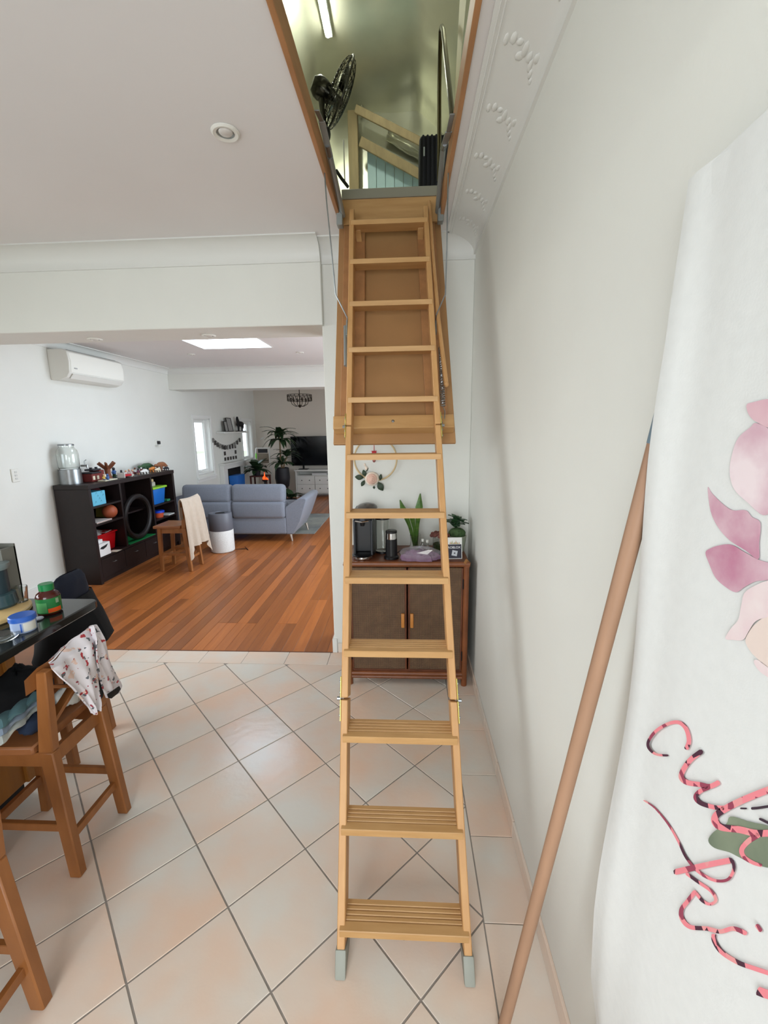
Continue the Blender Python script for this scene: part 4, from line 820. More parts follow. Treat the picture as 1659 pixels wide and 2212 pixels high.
# ---- plants: one leaf mesh per kind, each leaf its own part
def leaf_mesh(name, mat_, l, w, droop, fold=0.15, n=7, tip=1.0):
    b = B()
    def f(u, v):
        s = math.sin(math.pi*min(1, u**0.75))**0.8*(1 if u < 0.98 else 0.3) if tip else 1; a = (v-0.5)*w*max(0.04, s)
        x = l*u*(1-0.18*droop*u); z = l*(0.45*u-droop*0.75*u*u)+abs(v-0.5)*w*fold; return (x, a, z)
    b.grid(f, n, 2, 0.0015); return b.mesh(name, mat_, 60)
LEAFD = M('leaf_dark', (44, 70, 40), 0.45, vary=0.25); LEAFM = M('leaf_mid', (66, 92, 46), 0.45, vary=0.25)
def fan_leaves(par, me, c, n, rr, seed, el=(0.0, 0.7)):
    r = random.Random(seed); o = ORG[par.name]
    for k in range(n):
        a = 2*math.pi*k/n+r.uniform(-0.3, 0.3); s = r.uniform(0.75, 1.15)*rr
        inst('leaf', me, par, Vector(c)-o, (0, -r.uniform(*el), a), (s, s, s))
YP = 9.35
pp = ony(611, 1040, YP); dr = thing('potted_dracaena', 'tall drooping leafed dracaena in a dark pot beside the television', 'plant', (pp.x, YP, 0))
B().lathe([(0.10, 0.30), (0.135, 0.34), (0.165, 0.52), (0.15, 0.74), (0.135, 0.75), (0.13, 0.70), (0.0, 0.69)], (pp.x, YP, 0), 24).part('pot', M('dark_pot', (30, 30, 36), 0.5), dr)
for k in range(4): a = math.pi/4+k*math.pi/2; B().tube([(pp.x+0.11*math.cos(a), YP+0.11*math.sin(a), 0.36), (pp.x+0.13*math.cos(a), YP+0.13*math.sin(a), 0)], 0.012, 6).part('stand_leg', M('stand_dark', (46, 30, 26), 0.6), dr)
t1, t2 = ony(604, 945, YP), ony(613, 992, YP)
B().tube([(pp.x, YP, 0.70), (pp.x-0.02, YP, 0.95), (t1.x, YP, t1.z)], [0.022, 0.018, 0.014], 8).part('stem', M('stem_tan', (120, 96, 66), 0.7), dr)
B().tube([(pp.x+0.03, YP, 0.70), (pp.x+0.05, YP+0.03, 0.85), (t2.x+0.06, YP+0.03, t2.z+0.05)], [0.018, 0.015, 0.010], 8).part('stem', M('stem_tan', (120, 96, 66)), dr)
lm = leaf_mesh('dracaena_leaf', LEAFD, 0.46, 0.115, 1.05)
fan_leaves(dr, lm, (t1.x, YP, t1.z), 22, 1.0, 1, (0.2, 1.0)); fan_leaves(dr, lm, (t1.x, YP, t1.z-0.06), 14, 0.9, 2, (-0.2, 0.2)); fan_leaves(dr, lm, (t2.x+0.06, YP+0.03, t2.z+0.05), 18, 0.8, 3, (0.0, 1.0)); fan_leaves(dr, lm, (pp.x, YP, 0.80), 20, 0.85, 4, (0.1, 1.0))
YQ = 8.95; q = ony(556, 1045, YQ); q.x += 0.06
sd = thing('plant_stand', 'dark red wooden plant stand under the leafy plant', 'plant stand', (q.x, YQ, 0)); SDW = M('dark_red_wood', (74, 36, 28), 0.5)
B().box(q.x-0.17, q.x+0.20, YQ-0.14, YQ+0.14, 0.60, 0.625, 0.004).part('stand_top', SDW, sd)
for sx in (-0.15, 0.18):
    for sy in (-0.12, 0.12): B().box(q.x+sx-0.015, q.x+sx+0.015, YQ+sy-0.015, YQ+sy+0.015, 0, 0.60, 0.002).part('leg', SDW, sd)
pl = thing('potted_plant', 'broad leafed green plant in a pot on the dark red stand', 'plant', (q.x-0.05, YQ, 0.6255))
B().lathe([(0.06, 0.0), (0.08, 0.10), (0.085, 0.12), (0.075, 0.12), (0.07, 0.10), (0.0, 0.10)], (q.x-0.05, YQ, 0.6255), 18).part('pot', M('dark_pot', (30, 30, 36)), pl)
lb = leaf_mesh('broad_leaf', LEAFD, 0.36, 0.17, 0.8)
fan_leaves(pl, lb, (q.x-0.05, YQ, 0.74), 16, 1.0, 5, (0.1, 1.0)); fan_leaves(pl, lb, (q.x-0.05, YQ, 0.72), 12, 0.9, 6, (-0.3, 0.2))
YG = 9.2; g = ony(637, 1078, 8.6); mo = thing('floor_plant', 'dark green split leaf plant on the floor beyond the sofa', 'plant', (g.x, 8.6, 0))
B().lathe([(0.09, 0.001), (0.12, 0.16), (0.12, 0.17), (0.10, 0.17), (0.0, 0.15)], (g.x-0.08, 8.6, 0), 18).part('pot', M('dark_pot', (30, 30, 36)), mo)
fan_leaves(mo, leaf_mesh('split_leaf', LEAFD, 0.30, 0.17, 0.8), (g.x-0.08, 8.6, 0.18), 12, 1.0, 7, (0.2, 1.0))
# flame effect lamp
fx = ony(572, 1030, 8.7); fl_ = thing('flame_lamp', 'glowing orange flame lamp in front of the plants', 'lamp', (fx.x, 8.7, 0))
FLM = M('flame_orange', (255, 88, 30), 0.5, emit=1.4)
b0 = ony(572, 1036, 8.7)
B().lathe([(0.05, 0), (0.05, 0.02), (0.02, 0.03), (0.02, b0.z-0.05), (0.06, b0.z-0.02), (0.06, b0.z)], (fx.x, 8.7, 0.0), 14).part('lamp_stand', BLACKM, fl_)
for dx, h, l in ((0, 0.16, -0.01), (-0.03, 0.075, -0.02), (0.035, 0.055, 0.04), (0.055, 0.03, 0.05)): B().tube([(fx.x+dx, 8.7, b0.z), (fx.x+dx*1.1, 8.69, b0.z+h*0.4), (fx.x+dx*0.6+l*0.3, 8.7, b0.z+h)], [0.012, 0.016, 0.002], 7).part('flame', FLM, fl_)
# white framed easel against the far wall
ea = thing('easel', 'white framed easel with a dark screen beside the far window', 'easel', (ony(567, 980, 9.75).x, 9.75, 0))
A = [ony(*p, 9.75) for p in ((553, 968), (581, 968), (584, 1000), (551, 1000))]
for p, r in ((A[0], A[1]), (A[1], A[2]), (A[3], A[0])): B().bar(p, r, 0.02, 0.02, (0, 1, 0), 0.003).part('easel_frame', TRIMW, ea)
for p, r in ((A[2], Vector((A[2].x+0.06, 9.75, 0))), (A[3], Vector((A[3].x-0.06, 9.75, 0)))): B().bar(p, r, 0.02, 0.02, (0, 1, 0), 0.003).part('easel_leg', TRIMW, ea)
a, c = ony(557, 970, 9.75), ony(578, 978, 9.75); B().box(a.x, c.x, 9.745, 9.755, c.z, a.z).part('dark_screen', M('screen_grey', (40, 40, 44), 0.3), ea)
a, c = ony(556, 980, 9.75), ony(581, 1000, 9.75); B().box(a.x, c.x, 9.746, 9.756, c.z, a.z).part('board', M('brown_board', (128, 116, 100), 0.7), ea)
a = ony(553, 985, 9.72); B().ell((a.x, 9.73, a.z), 0.02, 0.01, 0.07, 8, 6).part('green_toy', M('lime_green', (120, 206, 70), 0.5), ea)
p = ony(566, 947, YF-0.012); B().ell(p, 0.05, 0.01, 0.018, 10, 6, Matrix.Translation(p) @ Matrix.Rotation(-0.5, 4, 'Y') @ Matrix.Translation(-p)).top('wall_ornament', TRIMW, 'small white ornament on the far wall above the easel', 'ornament')
# ================================================================ ALCOVE
# ---- rattan cabinet
RAT = M('rattan_pole', (122, 70, 38), 0.4, noise=(12, 0.2), stretch=(1, 1, 1)); RATD = M('rattan_dark', (98, 54, 32), 0.45, noise=(14, 0.2))
def weave():
    m = bpy.data.materials.new('woven_rattan'); m.use_nodes = True; N = m.node_tree.nodes; L = m.node_tree.links; b = N['Principled BSDF']; b.inputs['Roughness'].default_value = 0.65
    tc_ = N.new('ShaderNodeTexCoord'); w1 = N.new('ShaderNodeTexWave'); w1.bands_direction = 'X'; w1.inputs['Scale'].default_value = 52; w1.inputs['Distortion'].default_value = 1.5; w1.inputs['Detail Scale'].default_value = 3
    w2 = N.new('ShaderNodeTexWave'); w2.bands_direction = 'Z'; w2.inputs['Scale'].default_value = 52; w2.inputs['Distortion'].default_value = 1.5; nz = N.new('ShaderNodeTexNoise'); nz.inputs['Scale'].default_value = 16
    for n_ in (w1, w2, nz): L.new(tc_.outputs['Object'], n_.inputs['Vector'])
    mu = N.new('ShaderNodeMath'); mu.operation = 'MULTIPLY'; L.new(w1.outputs['Fac'], mu.inputs[0]); L.new(w2.outputs['Fac'], mu.inputs[1])
    ad = N.new('ShaderNodeMath'); ad.operation = 'MULTIPLY_ADD'; ad.inputs[1].default_value = 0.7; L.new(mu.outputs[0], ad.inputs[0])
    sc = N.new('ShaderNodeMath'); sc.operation = 'MULTIPLY'; sc.inputs[1].default_value = 0.40; L.new(nz.outputs['Fac'], sc.inputs[0]); L.new(sc.outputs[0], ad.inputs[2])
    rp = N.new('ShaderNodeValToRGB'); rp.color_ramp.elements[0].position = 0.2; rp.color_ramp.elements[1].position = 0.85; rp.color_ramp.elements[0].color = (*lin((72, 52, 36)), 1); rp.color_ramp.elements[1].color = (*lin((140, 106, 72)), 1)
    L.new(ad.outputs[0], rp.inputs[0]); L.new(rp.outputs[0], b.inputs['Base Color']); bp = N.new('ShaderNodeBump'); bp.inputs['Strength'].default_value = 0.5; bp.inputs['Distance'].default_value = 0.003; L.new(mu.outputs[0], bp.inputs['Height']); L.new(bp.outputs[0], b.inputs['Normal']); return m
WV = weave()
c0, c1, cf, cb, ct = -0.372, 0.368, 2.405, 2.782, 0.795
cb_ = thing('rattan_cabinet', 'brown rattan cabinet with two woven doors against the back wall', 'cabinet', (0, 2.6, 0))
for x in (c0+0.018, c1-0.018):
    for y in (cf+0.018, cb-0.018): B().tube([(x, y, 0), (x, y, ct-0.02)], 0.018, 12).part('corner_post', RAT, cb_)
B().box(c0+0.012, c1-0.012, cf+0.012, cb, ct-0.028, ct, 0.004).part('top', M('cabinet_top_wood', (110, 58, 32), 0.3, noise=(5, 0.15), stretch=(0.6, 4, 4)), cb_)
for p, q in (((c0, cf+0.014), (c1, cf+0.014)), ((c0+0.014, cf), (c0+0.014, cb)), ((c1-0.014, cf), (c1-0.014, cb))): B().tube([(p[0], p[1], ct-0.014), (q[0], q[1], ct-0.014)], 0.0165, 10).part('edge_pole', RAT, cb_)
B().tube([(c1-0.03, cf+0.004, ct-0.012), (c1-0.018, cf+0.02, ct+0.004), (c1-0.002, cf+0.03, ct-0.016)], 0.012, 8).part('cane_binding', M('cane_tan', (150, 104, 58), 0.5), cb_)
B().box(c0+0.02, c1-0.02, cb-0.012, cb-0.004, 0.06, ct-0.03).part('back_panel', RATD, cb_)
for x in (c0+0.012, c1-0.022): B().box(x, x+0.01, cf+0.03, cb-0.03, 0.09, ct-0.03).part('side_panel', WV, cb_)
B().box(c0+0.03, c1-0.03, cf+0.02, cb-0.02, 0.085, 0.10).part('bottom', RATD, cb_)
for z in (0.075, 0.052): B().tube([(c0+0.03, cf+0.016, z), (c1-0.03, cf+0.016, z)], 0.0125, 10).part('lower_rail', RAT, cb_)
mid = 0.004
for x0, x1, s in ((c0+0.036, mid-0.005, 1), (mid+0.005, c1-0.036, -1)):
    d = B().box(x0, x1, cf+0.012, cf+0.026, 0.105, ct-0.036, 0.002).part('door', WV, cb_)
    for q in ((x0, x0+0.010, 0.105, ct-0.036), (x1-0.010, x1, 0.105, ct-0.036)): B().box(q[0], q[1], cf+0.008, cf+0.016, q[2], q[3], 0.002).part('door_edge', RATD, d)
    xh = x1-0.022 if s > 0 else x0+0.022
    B().box(xh-0.010, xh+0.010, cf-0.004, cf+0.012, 0.385, 0.475, 0.004, 2).part('handle', M('bamboo_handle', (190, 124, 58), 0.4), d)
    for z in (0.20, 0.66): B().tube([(x0 if s > 0 else x1, cf+0.008, z-0.03), (x0 if s > 0 else x1, cf+0.008, z+0.03)], 0.004, 6).part('hinge', BLACKM, d)
ZT = ct+0.001
# ---- coffee machine
cm = thing('coffee_machine', 'black capsule coffee machine with chrome drip tray on the rattan cabinet', 'coffee machine', (-0.262, 2.56, ZT)); DGREY = M('machine_grey', (44, 46, 50), 0.3, 0.3)
def rr(x0, x1, y0, y1, r, n=5):
    o = []
    for cx_, cy_, a0 in ((x1-r, y1-r, 0), (x0+r, y1-r, 90), (x0+r, y0+r, 180), (x1-r, y0+r, 270)):
        for k in range(n+1): a = math.radians(a0+90*k/n); o.append((cx_+r*math.cos(a), cy_+r*math.sin(a)))
    return o
B().prism(rr(-0.318, -0.198, 2.535, 2.74, 0.03), 'z', ZT, ZT+0.24, 0.003).part('body', DGREY, cm)
B().prism(rr(-0.318, -0.198, 2.445, 2.74, 0.045), 'z', ZT+0.24, ZT+0.285, 0.006).part('brew_head', DGREY, cm)
B().ell((-0.245, 2.64, ZT+0.285), 0.065, 0.085, 0.028, 20, 8).part('lid', M('machine_lid', (96, 92, 88), 0.3, 0.5), cm)
B().box(-0.312, -0.216, 2.528, 2.537, ZT+0.03, ZT+0.235, 0.003).part('front_recess', BLACK, cm)
for x in (-0.316, -0.214): B().box(x, x+0.014, 2.47, 2.54, ZT+0.02, ZT+0.24, 0.004).part('side_fin', DGREY, cm)
B().tube([(-0.30, 2.448, ZT+0.238), (-0.262, 2.438, ZT+0.234), (-0.222, 2.448, ZT+0.238)], 0.004, 6).part('chrome_arc', CHROME, cm)
B().tube([(-0.262, 2.49, ZT+0.24), (-0.262, 2.49, ZT+0.20)], [0.018, 0.012], 10).part('spout', BLACK, cm)
B().lathe([(0.058, 0), (0.060, 0.003), (0.060, 0.020), (0.056, 0.022)], (-0.266, 2.485, ZT), 28).part('drip_tray', CHROME, cm)
B().lathe([(0.060, 0.022), (0.062, 0.026), (0.052, 0.030), (0.0, 0.030)], (-0.266, 2.485, ZT), 28).part('drip_grid', BLACK, cm)
wt = thing('water_tank', 'clear cylindrical water tank beside the coffee machine', 'water tank', (-0.150, 2.62, ZT))
B().lathe([(0.045, 0), (0.045, 0.012)], (-0.150, 2.62, ZT), 24).part('tank_base', BLACK, wt)
B().open_lathe([(0.001, 0.0125), (0.043, 0.0125), (0.045, 0.02), (0.045, 0.215), (0.0425, 0.215), (0.0425, 0.018), (0.001, 0.016)], (-0.150, 2.62, ZT), 28).part('tank', GLASS, wt)
B().lathe([(0.046, 0.2155), (0.046, 0.228), (0.040, 0.232)], (-0.150, 2.62, ZT), 24).part('tank_lid', BLACK, wt)
mf = thing('milk_frother', 'black milk frother with silver band on the rattan cabinet', 'frother', (-0.090, 2.49, ZT))
B().lathe([(0.044, 0), (0.044, 0.012), (0.036, 0.020), (0.034, 0.122)], (-0.090, 2.49, ZT), 28).part('jug', BLACK, mf)
B().lathe([(0.034, 0.1222), (0.034, 0.128), (0.0325, 0.157), (0.0325, 0.158)], (-0.090, 2.49, ZT), 28).part('silver_band', CHROME, mf)
B().lathe([(0.034, 0.1582), (0.034, 0.170), (0.028, 0.174)], (-0.090, 2.49, ZT), 28).part('lid', BLACK, mf)
B().tube([(-0.055, 2.50, ZT+0.03), (-0.03, 2.53, ZT+0.04), (-0.012, 2.57, ZT+0.03), (0.0, 2.62, ZT+0.004)], 0.003, 6).part('cord', BLACKM, mf)
# ---- snake plant in a glass vase
VX, VY = 0.058, 2.65
sp = thing('snake_plant', 'three snake plant leaves standing in a glass vase', 'plant', (VX, VY, ZT))
B().open_lathe([(0.001, 0.0), (0.036, 0.0), (0.040, 0.01), (0.032, 0.06), (0.036, 0.105), (0.033, 0.105), (0.029, 0.06), (0.036, 0.014), (0.001, 0.006)], (VX, VY, ZT), 24).part('vase', GLASS, sp)
SNK = M('snake_leaf', (62, 98, 40), 0.4, noise=(9, 0, 3), col2=(96, 128, 58), stretch=(1, 1, 6))
for pts, w in (([(897, 1172), (886, 1140), (874, 1108), (864, 1080)], 0.021), ([(899, 1172), (901, 1140), (905, 1100), (908, 1066)], 0.022), ([(898, 1172), (895, 1145), (891, 1122), (886, 1098)], 0.015)):
    P = [ony(*q, VY) for q in pts]; P[0].z = ZT+0.012
    def lf(u, v, P=P, w=w):
        k = u*3; i = min(int(k), 2); f = k-i; p = P[i]*(1-f)+P[i+1]*f; ww = w*(0.30+0.35*u if u < 0.4 else 0.44+(u-0.4)*1.75 if u < 0.72 else max(0.02, 1-(u-0.72)/0.28)); 
        return p+Vector(((v-0.5)*2*ww, 0.012*abs(v-0.5)*2-0.01*u, 0))
    B().grid(lf, 14, 4, 0.003).part('leaf', SNK, sp, smooth=60)
for i, (px, h) in enumerate(((913, 0.085), (923, 0.078))):
    p = ony(px, 1180, 2.56); t = thing('glass_vial', 'small clear bottle with white cap, nearer the snake plant' if i == 0 else 'small clear bottle with white cap, nearer the pot plant', 'bottle', (p.x, 2.56, ZT), group='two small capped bottles')
    B().open_lathe([(0.001, 0), (0.012, 0), (0.012, h*0.7), (0.006, h*0.82), (0.006, h), (0.0045, h), (0.0045, h*0.82), (0.0105, h*0.69), (0.0105, 0.002), (0.001, 0.002)], (p.x, 2.56, ZT), 14).part('bottle_body', GLASS, t)
    B().lathe([(0.008, h), (0.008, h+0.014), (0.006, h+0.016)], (p.x, 2.56, ZT+0.0003), 12).part('cap', WHITEP, t)
    B().open_lathe([(0.0124, h*0.12), (0.0124, h*0.5), (0.0121, h*0.5), (0.0121, h*0.12)], (p.x, 2.56, ZT), 14).part('label', M('label_pale', (206, 206, 190), 0.6), t)
# ---- purple bundle in a clear bag
pb_ = thing('gift_bag', 'clear plastic bag wrapped round purple fabric on the rattan cabinet', 'bag', (0.08, 2.47, ZT)); PUR = M('purple_fabric', (128, 98, 122), 0.7, noise=(18, 0.25), bump=(30, 0.4)); rg = random.Random(5)
def heap(u, v):
    a = 2*math.pi*u; r = math.sin(math.pi*v*0.5); k = 1+0.10*math.sin(5*a+1)+0.07*math.sin(11*a)
    z = 0.046*math.cos(math.pi*v*0.5)**0.7*(1+0.22*math.sin(4*a+9*v)+0.18*math.sin(23*v+3*a))
    return (0.078+0.112*r*k*math.cos(a), 2.462+0.052*r*k*math.sin(a), ZT+0.002+max(0.0, z))
B().grid(heap, 44, 18).part('fabric', PUR, pb_, smooth=50)
def bag(u, v):
    a = 2*math.pi*u; x = 0.084+0.122*math.cos(a)*math.sin(math.pi*v)*(1+0.06*math.sin(5*a)); y = 2.462+0.068*math.sin(a)*math.sin(math.pi*v)*(1+0.08*math.sin(7*a)); z = ZT+0.0015+0.037*(1-math.cos(math.pi*v))*(1+0.10*math.sin(6*a+4*v))
    return (x, max(y, 2.40), z)
B().grid(bag, 40, 16).part('plastic_film', M('clear_film', (240, 238, 244), 0.12, trans=0.75, ior=1.15, alpha=0.40), pb_, smooth=40)
B().slab([ony(900, 1195, 2.42), ony(925, 1188, 2.42), ony(935, 1188, 2.42), ony(923, 1198, 2.42)], (0, 0.001, 0)).part('paper_tag', M('paper_white', (226, 222, 220)), pb_)
# ---- jar of dried petals, pot plant and gift card
jx = ony(950, 1180, 2.60).x; pj = thing('petal_jar', 'glass jar heaped with dried maroon petals behind the ladder', 'jar', (jx, 2.60, ZT))
B().open_lathe([(0.001, 0), (0.040, 0), (0.046, 0.02), (0.044, 0.10), (0.041, 0.10), (0.043, 0.02), (0.037, 0.003), (0.001, 0.003)], (jx, 2.60, ZT), 24).part('jar_glass', GLASS, pj)
B().lathe([(0.035, 0.006), (0.041, 0.022), (0.041, 0.062), (0.0, 0.062)], (jx, 2.60, ZT), 20).part('moss', M('moss_green', (58, 72, 34), 0.9, noise=(40, 0.3)), pj)
b = B()
for k in range(26): a, r = k*2.4, 0.044*math.sqrt(k/26); b.ell((jx+r*math.cos(a)*1.25, 2.60+r*math.sin(a), ZT+0.125-0.35*r+0.006*(k % 3)), 0.014, 0.006, 0.012, 7, 5, None)
b.part('dried_petals', M('maroon_petals', (104, 60, 52), 0.8, noise=(30, 0.3)), pj)
qx = ony(988, 1160, 2.66).x-0.004; gp = thing('herb_pot', 'green trailing plant in a pale pot behind the gift card', 'plant', (qx, 2.655, ZT))
B().lathe([(0.045, 0.0005), (0.058, 0.085), (0.060, 0.10), (0.052, 0.10), (0.050, 0.08), (0.0, 0.08)], (qx, 2.655, ZT), 22).part('pot', M('pale_green_pot', (150, 156, 138), 0.5), gp)
B().ell((qx, 2.655, ZT+0.115), 0.055, 0.05, 0.035, 12, 8).part('moss', M('moss_green2', (72, 98, 58), 0.9, noise=(40, 0.3), bump=(60, 0.8)), gp)
lq = leaf_mesh('herb_leaf', M('herb_green', (46, 78, 46), 0.4, vary=0.3), 0.088, 0.055, 0.7)
fan_leaves(gp, lq, (qx-0.01, 2.655, ZT+0.150), 14, 1.0, 8, (0.3, 1.1)); fan_leaves(gp, lq, (qx, 2.655, ZT+0.18), 11, 0.95, 9, (0.2, 1.2))
B().tube([(qx, 2.655, ZT+0.09), (qx, 2.655, ZT+0.175)], 0.004, 6).part('stem', M('herb_green', (38, 66, 40)), gp)
gc = thing('gift_card', 'white and black gift card with lettering propped on the rattan cabinet', 'card', (0.285, 2.475, ZT))
CW, CH = 0.094, 0.128; Mc = Matrix.Rotation(math.radians(4), 4, 'Z') @ Matrix.Rotation(math.radians(-9), 4, 'X')      # local: x right, z up, faces -y
def card(x0, x1, z0, z1, y, mat_, nm, par):
    b = B(); b.box(x0, x1, y-0.0004, y, z0, z1); bmesh.ops.transform(b.bm, matrix=Mc, verts=b.bm.verts); return b.part(nm, mat_, par, True, 0)
b = B(); b.box(-CW/2, CW/2, 0, 0.003, 0.0005, CH); bmesh.ops.transform(b.bm, matrix=Mc, verts=b.bm.verts); cbk = b.part('card_board', M('card_white', (226, 226, 222), 0.4), gc, True, 0)
card(-CW/2, CW/2-0.004, 0.004, CH*0.68, -0.0002, M('card_black', (34, 34, 50), 0.35), 'dark_panel', cbk)
Mt = Mc @ Matrix.Translation((0.0, -0.0008, CH*0.49)) @ Matrix.Rotation(math.pi/2, 4, 'X')
text('ROBLOX', 0.019, 'card_lettering', M('print_white', (240, 240, 240), 0.4), cbk, Mt, align='CENTER')
b = B(); b.box(-0.016, 0.016, -0.0016, -0.0008, -0.016, 0.016).part  # silver tilted square with a dark middle
bmesh.ops.transform(b.bm, matrix=Mc @ Matrix.Translation((0.002, 0, CH*0.27)) @ Matrix.Rotation(math.radians(12), 4, 'Y'), verts=b.bm.verts); b.part('silver_square', M('print_silver', (190, 194, 200), 0.3, 0.4), cbk, True, 0)
b = B(); b.box(-0.004, 0.004, -0.0022, -0.0016, -0.004, 0.004); bmesh.ops.transform(b.bm, matrix=Mc @ Matrix.Translation((0.002, 0, CH*0.27)) @ Matrix.Rotation(math.radians(12), 4, 'Y'), verts=b.bm.verts); b.part('square_centre', M('card_black', (34, 34, 50)), cbk, True, 0)
for k in range(7):
    x = -0.028+0.009*k; b = B(); b.slab([(x, -0.0004, CH*0.70), (x+0.009, -0.0004, CH*0.70), (x+0.005+0.004*math.sin(k), -0.0004, CH*(0.82+0.06*math.sin(k*2.0)))], (0, -0.0004, 0)); bmesh.ops.transform(b.bm, matrix=Mc, verts=b.bm.verts); b.part('printed_leaf', M('print_olive', (150, 150, 84), 0.5) if k % 2 else M('print_tan', (190, 150, 110), 0.5), cbk, True, 0)
# ---- hoop wreath on the back wall
wc = ony(811, 992, YB-0.012); wr = thing('wreath', 'thin wooden hoop wreath with one pale pink rose', 'wreath', (wc.x, YB-0.012, wc.z-0.137))
B().tube([(wc.x+0.138*math.cos(t*math.pi/24), YB-0.012, wc.z+0.138*math.sin(t*math.pi/24)) for t in range(48)], 0.0055, 8, closed=True).part('hoop', M('wreath_wood', (206, 182, 140), 0.5), wr)
rc = ony(803, 1035, YB-0.035); PK = M('rose_petal', (232, 190, 172), 0.6, vary=0.03); PK2 = M('rose_petal_outer', (240, 222, 204), 0.6); ro = B().ell(rc+Vector((0, 0.012, 0)), 0.030, 0.014, 0.030, 14, 8).part('rose', PK, wr); rnd = random.Random(2)
for ring, (n, r0_, s, y) in enumerate(((9, 0.034, 0.024, 0.010), (8, 0.025, 0.020, 0.0), (6, 0.015, 0.016, -0.008), (4, 0.006, 0.011, -0.014))):
    for k in range(n):
        a = 2*math.pi*k/n+ring*0.4; c = rc+Vector((r0_*math.cos(a), y, r0_*math.sin(a)))
        Mx = Matrix.Translation(c) @ Matrix.Rotation(-a+math.pi/2, 4, 'Y') @ Matrix.Rotation(math.radians(-35), 4, 'X')
        b = B(); b.ell((0, 0, 0), s*0.85, 0.004, s*0.62, 10, 6, Mx); b.part('petal', PK2 if ring == 0 else PK, ro)
def wleaf(px, py, l, w, ang, mat_=M('wreath_leaf', (44, 60, 40), 0.5)):
    c = ony(px, py, YB-0.022); b = B()
    def f(u, v): return Vector(((u-0.5)*l, -0.006*math.sin(math.pi*u)+0.006*abs(v-0.5), (v-0.5)*w*math.sin(math.pi*(0.03+0.94*u))))
    b.grid(f, 8, 4, 0.001); bmesh.ops.transform(b.bm, matrix=Matrix.Translation(c) @ Matrix.Rotation(-math.radians(ang), 4, 'Y'), verts=b.bm.verts); b.part('leaf', mat_, wr, smooth=60)
for q in ((776, 1031, 0.058, 0.036, 175), (787, 1022, 0.045, 0.030, 110), (784, 1044, 0.045, 0.026, 240), (822, 1031, 0.042, 0.022, 80), (822, 1051, 0.064, 0.044, -60), (808, 1053, 0.020, 0.016, -90), (793, 1015, 0.03, 0.010, 60)): wleaf(*q)
for q, s in (((788, 1004), 0.008), ((791, 1011), 0.011)):
    c = ony(*q, YB-0.025); B().ell(c, s*0.85, s*0.85, s*1.25, 10, 8).part('rose_bud', PK2, wr)
rd = thing('red_charm', 'small red hanging charm inside the hoop wreath', 'charm', ony(808, 995, YB-0.012)); RDM = M('charm_red', (186, 18, 34), 0.5)
a, c = ony(808, 950, YB-0.012), ony(808, 976, YB-0.012); B().tube([a, c], 0.0018, 5).part('cord', RDM, rd)
B().box(c.x-0.014, c.x+0.014, YB-0.018, YB-0.008, c.z-0.020, c.z+0.002, 0.002).box(c.x-0.017, c.x+0.017, YB-0.019, YB-0.007, c.z+0.002, c.z+0.006, 0.001).part('lantern', RDM, rd)
c = ony(808, 995, YB-0.012); B().ell(c, 0.010, 0.006, 0.012, 10, 8).tube([c, c+Vector((0, 0, 0.04))], 0.0012, 5).part('bell', M('charm_bell', (150, 90, 84), 0.4, 0.4), rd)
# ================================================================ KITCHEN BENCH
bt = thing('kitchen_bench', 'kitchen bench with dark stone top on a timber base', 'bench', (-1.8, 0.5, 0))
STONE = M('dark_granite', (26, 30, 30), 0.12, noise=(60, 0.35, 6), spec=0.6)
B().prism(rr(-2.50, -1.25, -0.85, 1.59, 0.03, 4), 'z', 0.868, 0.90, 0.004).part('bench_top', STONE, bt)
BW = M('bench_timber', (150, 96, 36), 0.45, noise=(6, 0.14), stretch=(3, 3, 0.6))
B().box(-2.45, -1.63, -0.80, 1.515, 0.10, 0.868, 0.003).part('base_panel', BW, bt)
B().box(-2.42, -1.70, -0.75, 1.555, 0.0, 0.10).part('plinth', BLACKM, bt)
B().box(-1.66, -1.615, 1.50, 1.545, 0.10, 0.868, 0.003).part('corner_post', BW, bt)
ZB = 0.9005
bd = B().lathe([(0.165, 0), (0.17, 0.004), (0.17, 0.014), (0.166, 0.018)], (-1.595, 1.40, ZB), 40).top('serving_board', M('pale_board', (206, 176, 122), 0.5, noise=(5, 0.1), stretch=(0.6, 4, 1)), 'round pale wooden board on the dark stone bench', 'board')
ZR = ZB+0.0185
t = thing('grey_canister', 'square grey open-topped box at the back of the wooden board', 'box', (-1.60, 1.50, ZR)); GB = M('warm_grey_plastic', (112, 112, 104), 0.5)
B().hexa([(-1.72, 1.492, ZR), (-1.535, 1.492, ZR), (-1.535, 1.499, ZR), (-1.72, 1.499, ZR), (-1.72, 1.492, ZR+0.235), (-1.535, 1.492, ZR+0.215), (-1.535, 1.499, ZR+0.215), (-1.72, 1.499, ZR+0.235)]).part('front_panel', GB, t)
B().box(-1.542, -1.535, 1.499, 1.552, ZR, ZR+0.215).part('side_panel', GB, t); B().box(-1.72, -1.535, 1.546, 1.553, ZR, ZR+0.225).part('rear_panel', GB, t); B().box(-1.70, -1.61, 1.500, 1.52, ZR+0.225, ZR+0.262, 0.004).part('dark_flap', M('slate_plastic', (60, 62, 60), 0.5), t)
p = onz(3, 1309, ZR); t = thing('blender', 'slate blue blender with a wide collar standing on the wooden board', 'blender', (p.x, p.y, ZR))
B().lathe([(0.048, 0), (0.055, 0.01), (0.050, 0.05), (0.040, 0.055)], (p.x, p.y, ZR), 24).part('blender_base', M('smoky_blue', (56, 78, 84), 0.2), t)
B().lathe([(0.036, 0.055), (0.036, 0.145)], (p.x, p.y, ZR), 24).part('shaft', M('slate_blue', (40, 56, 64), 0.4), t)
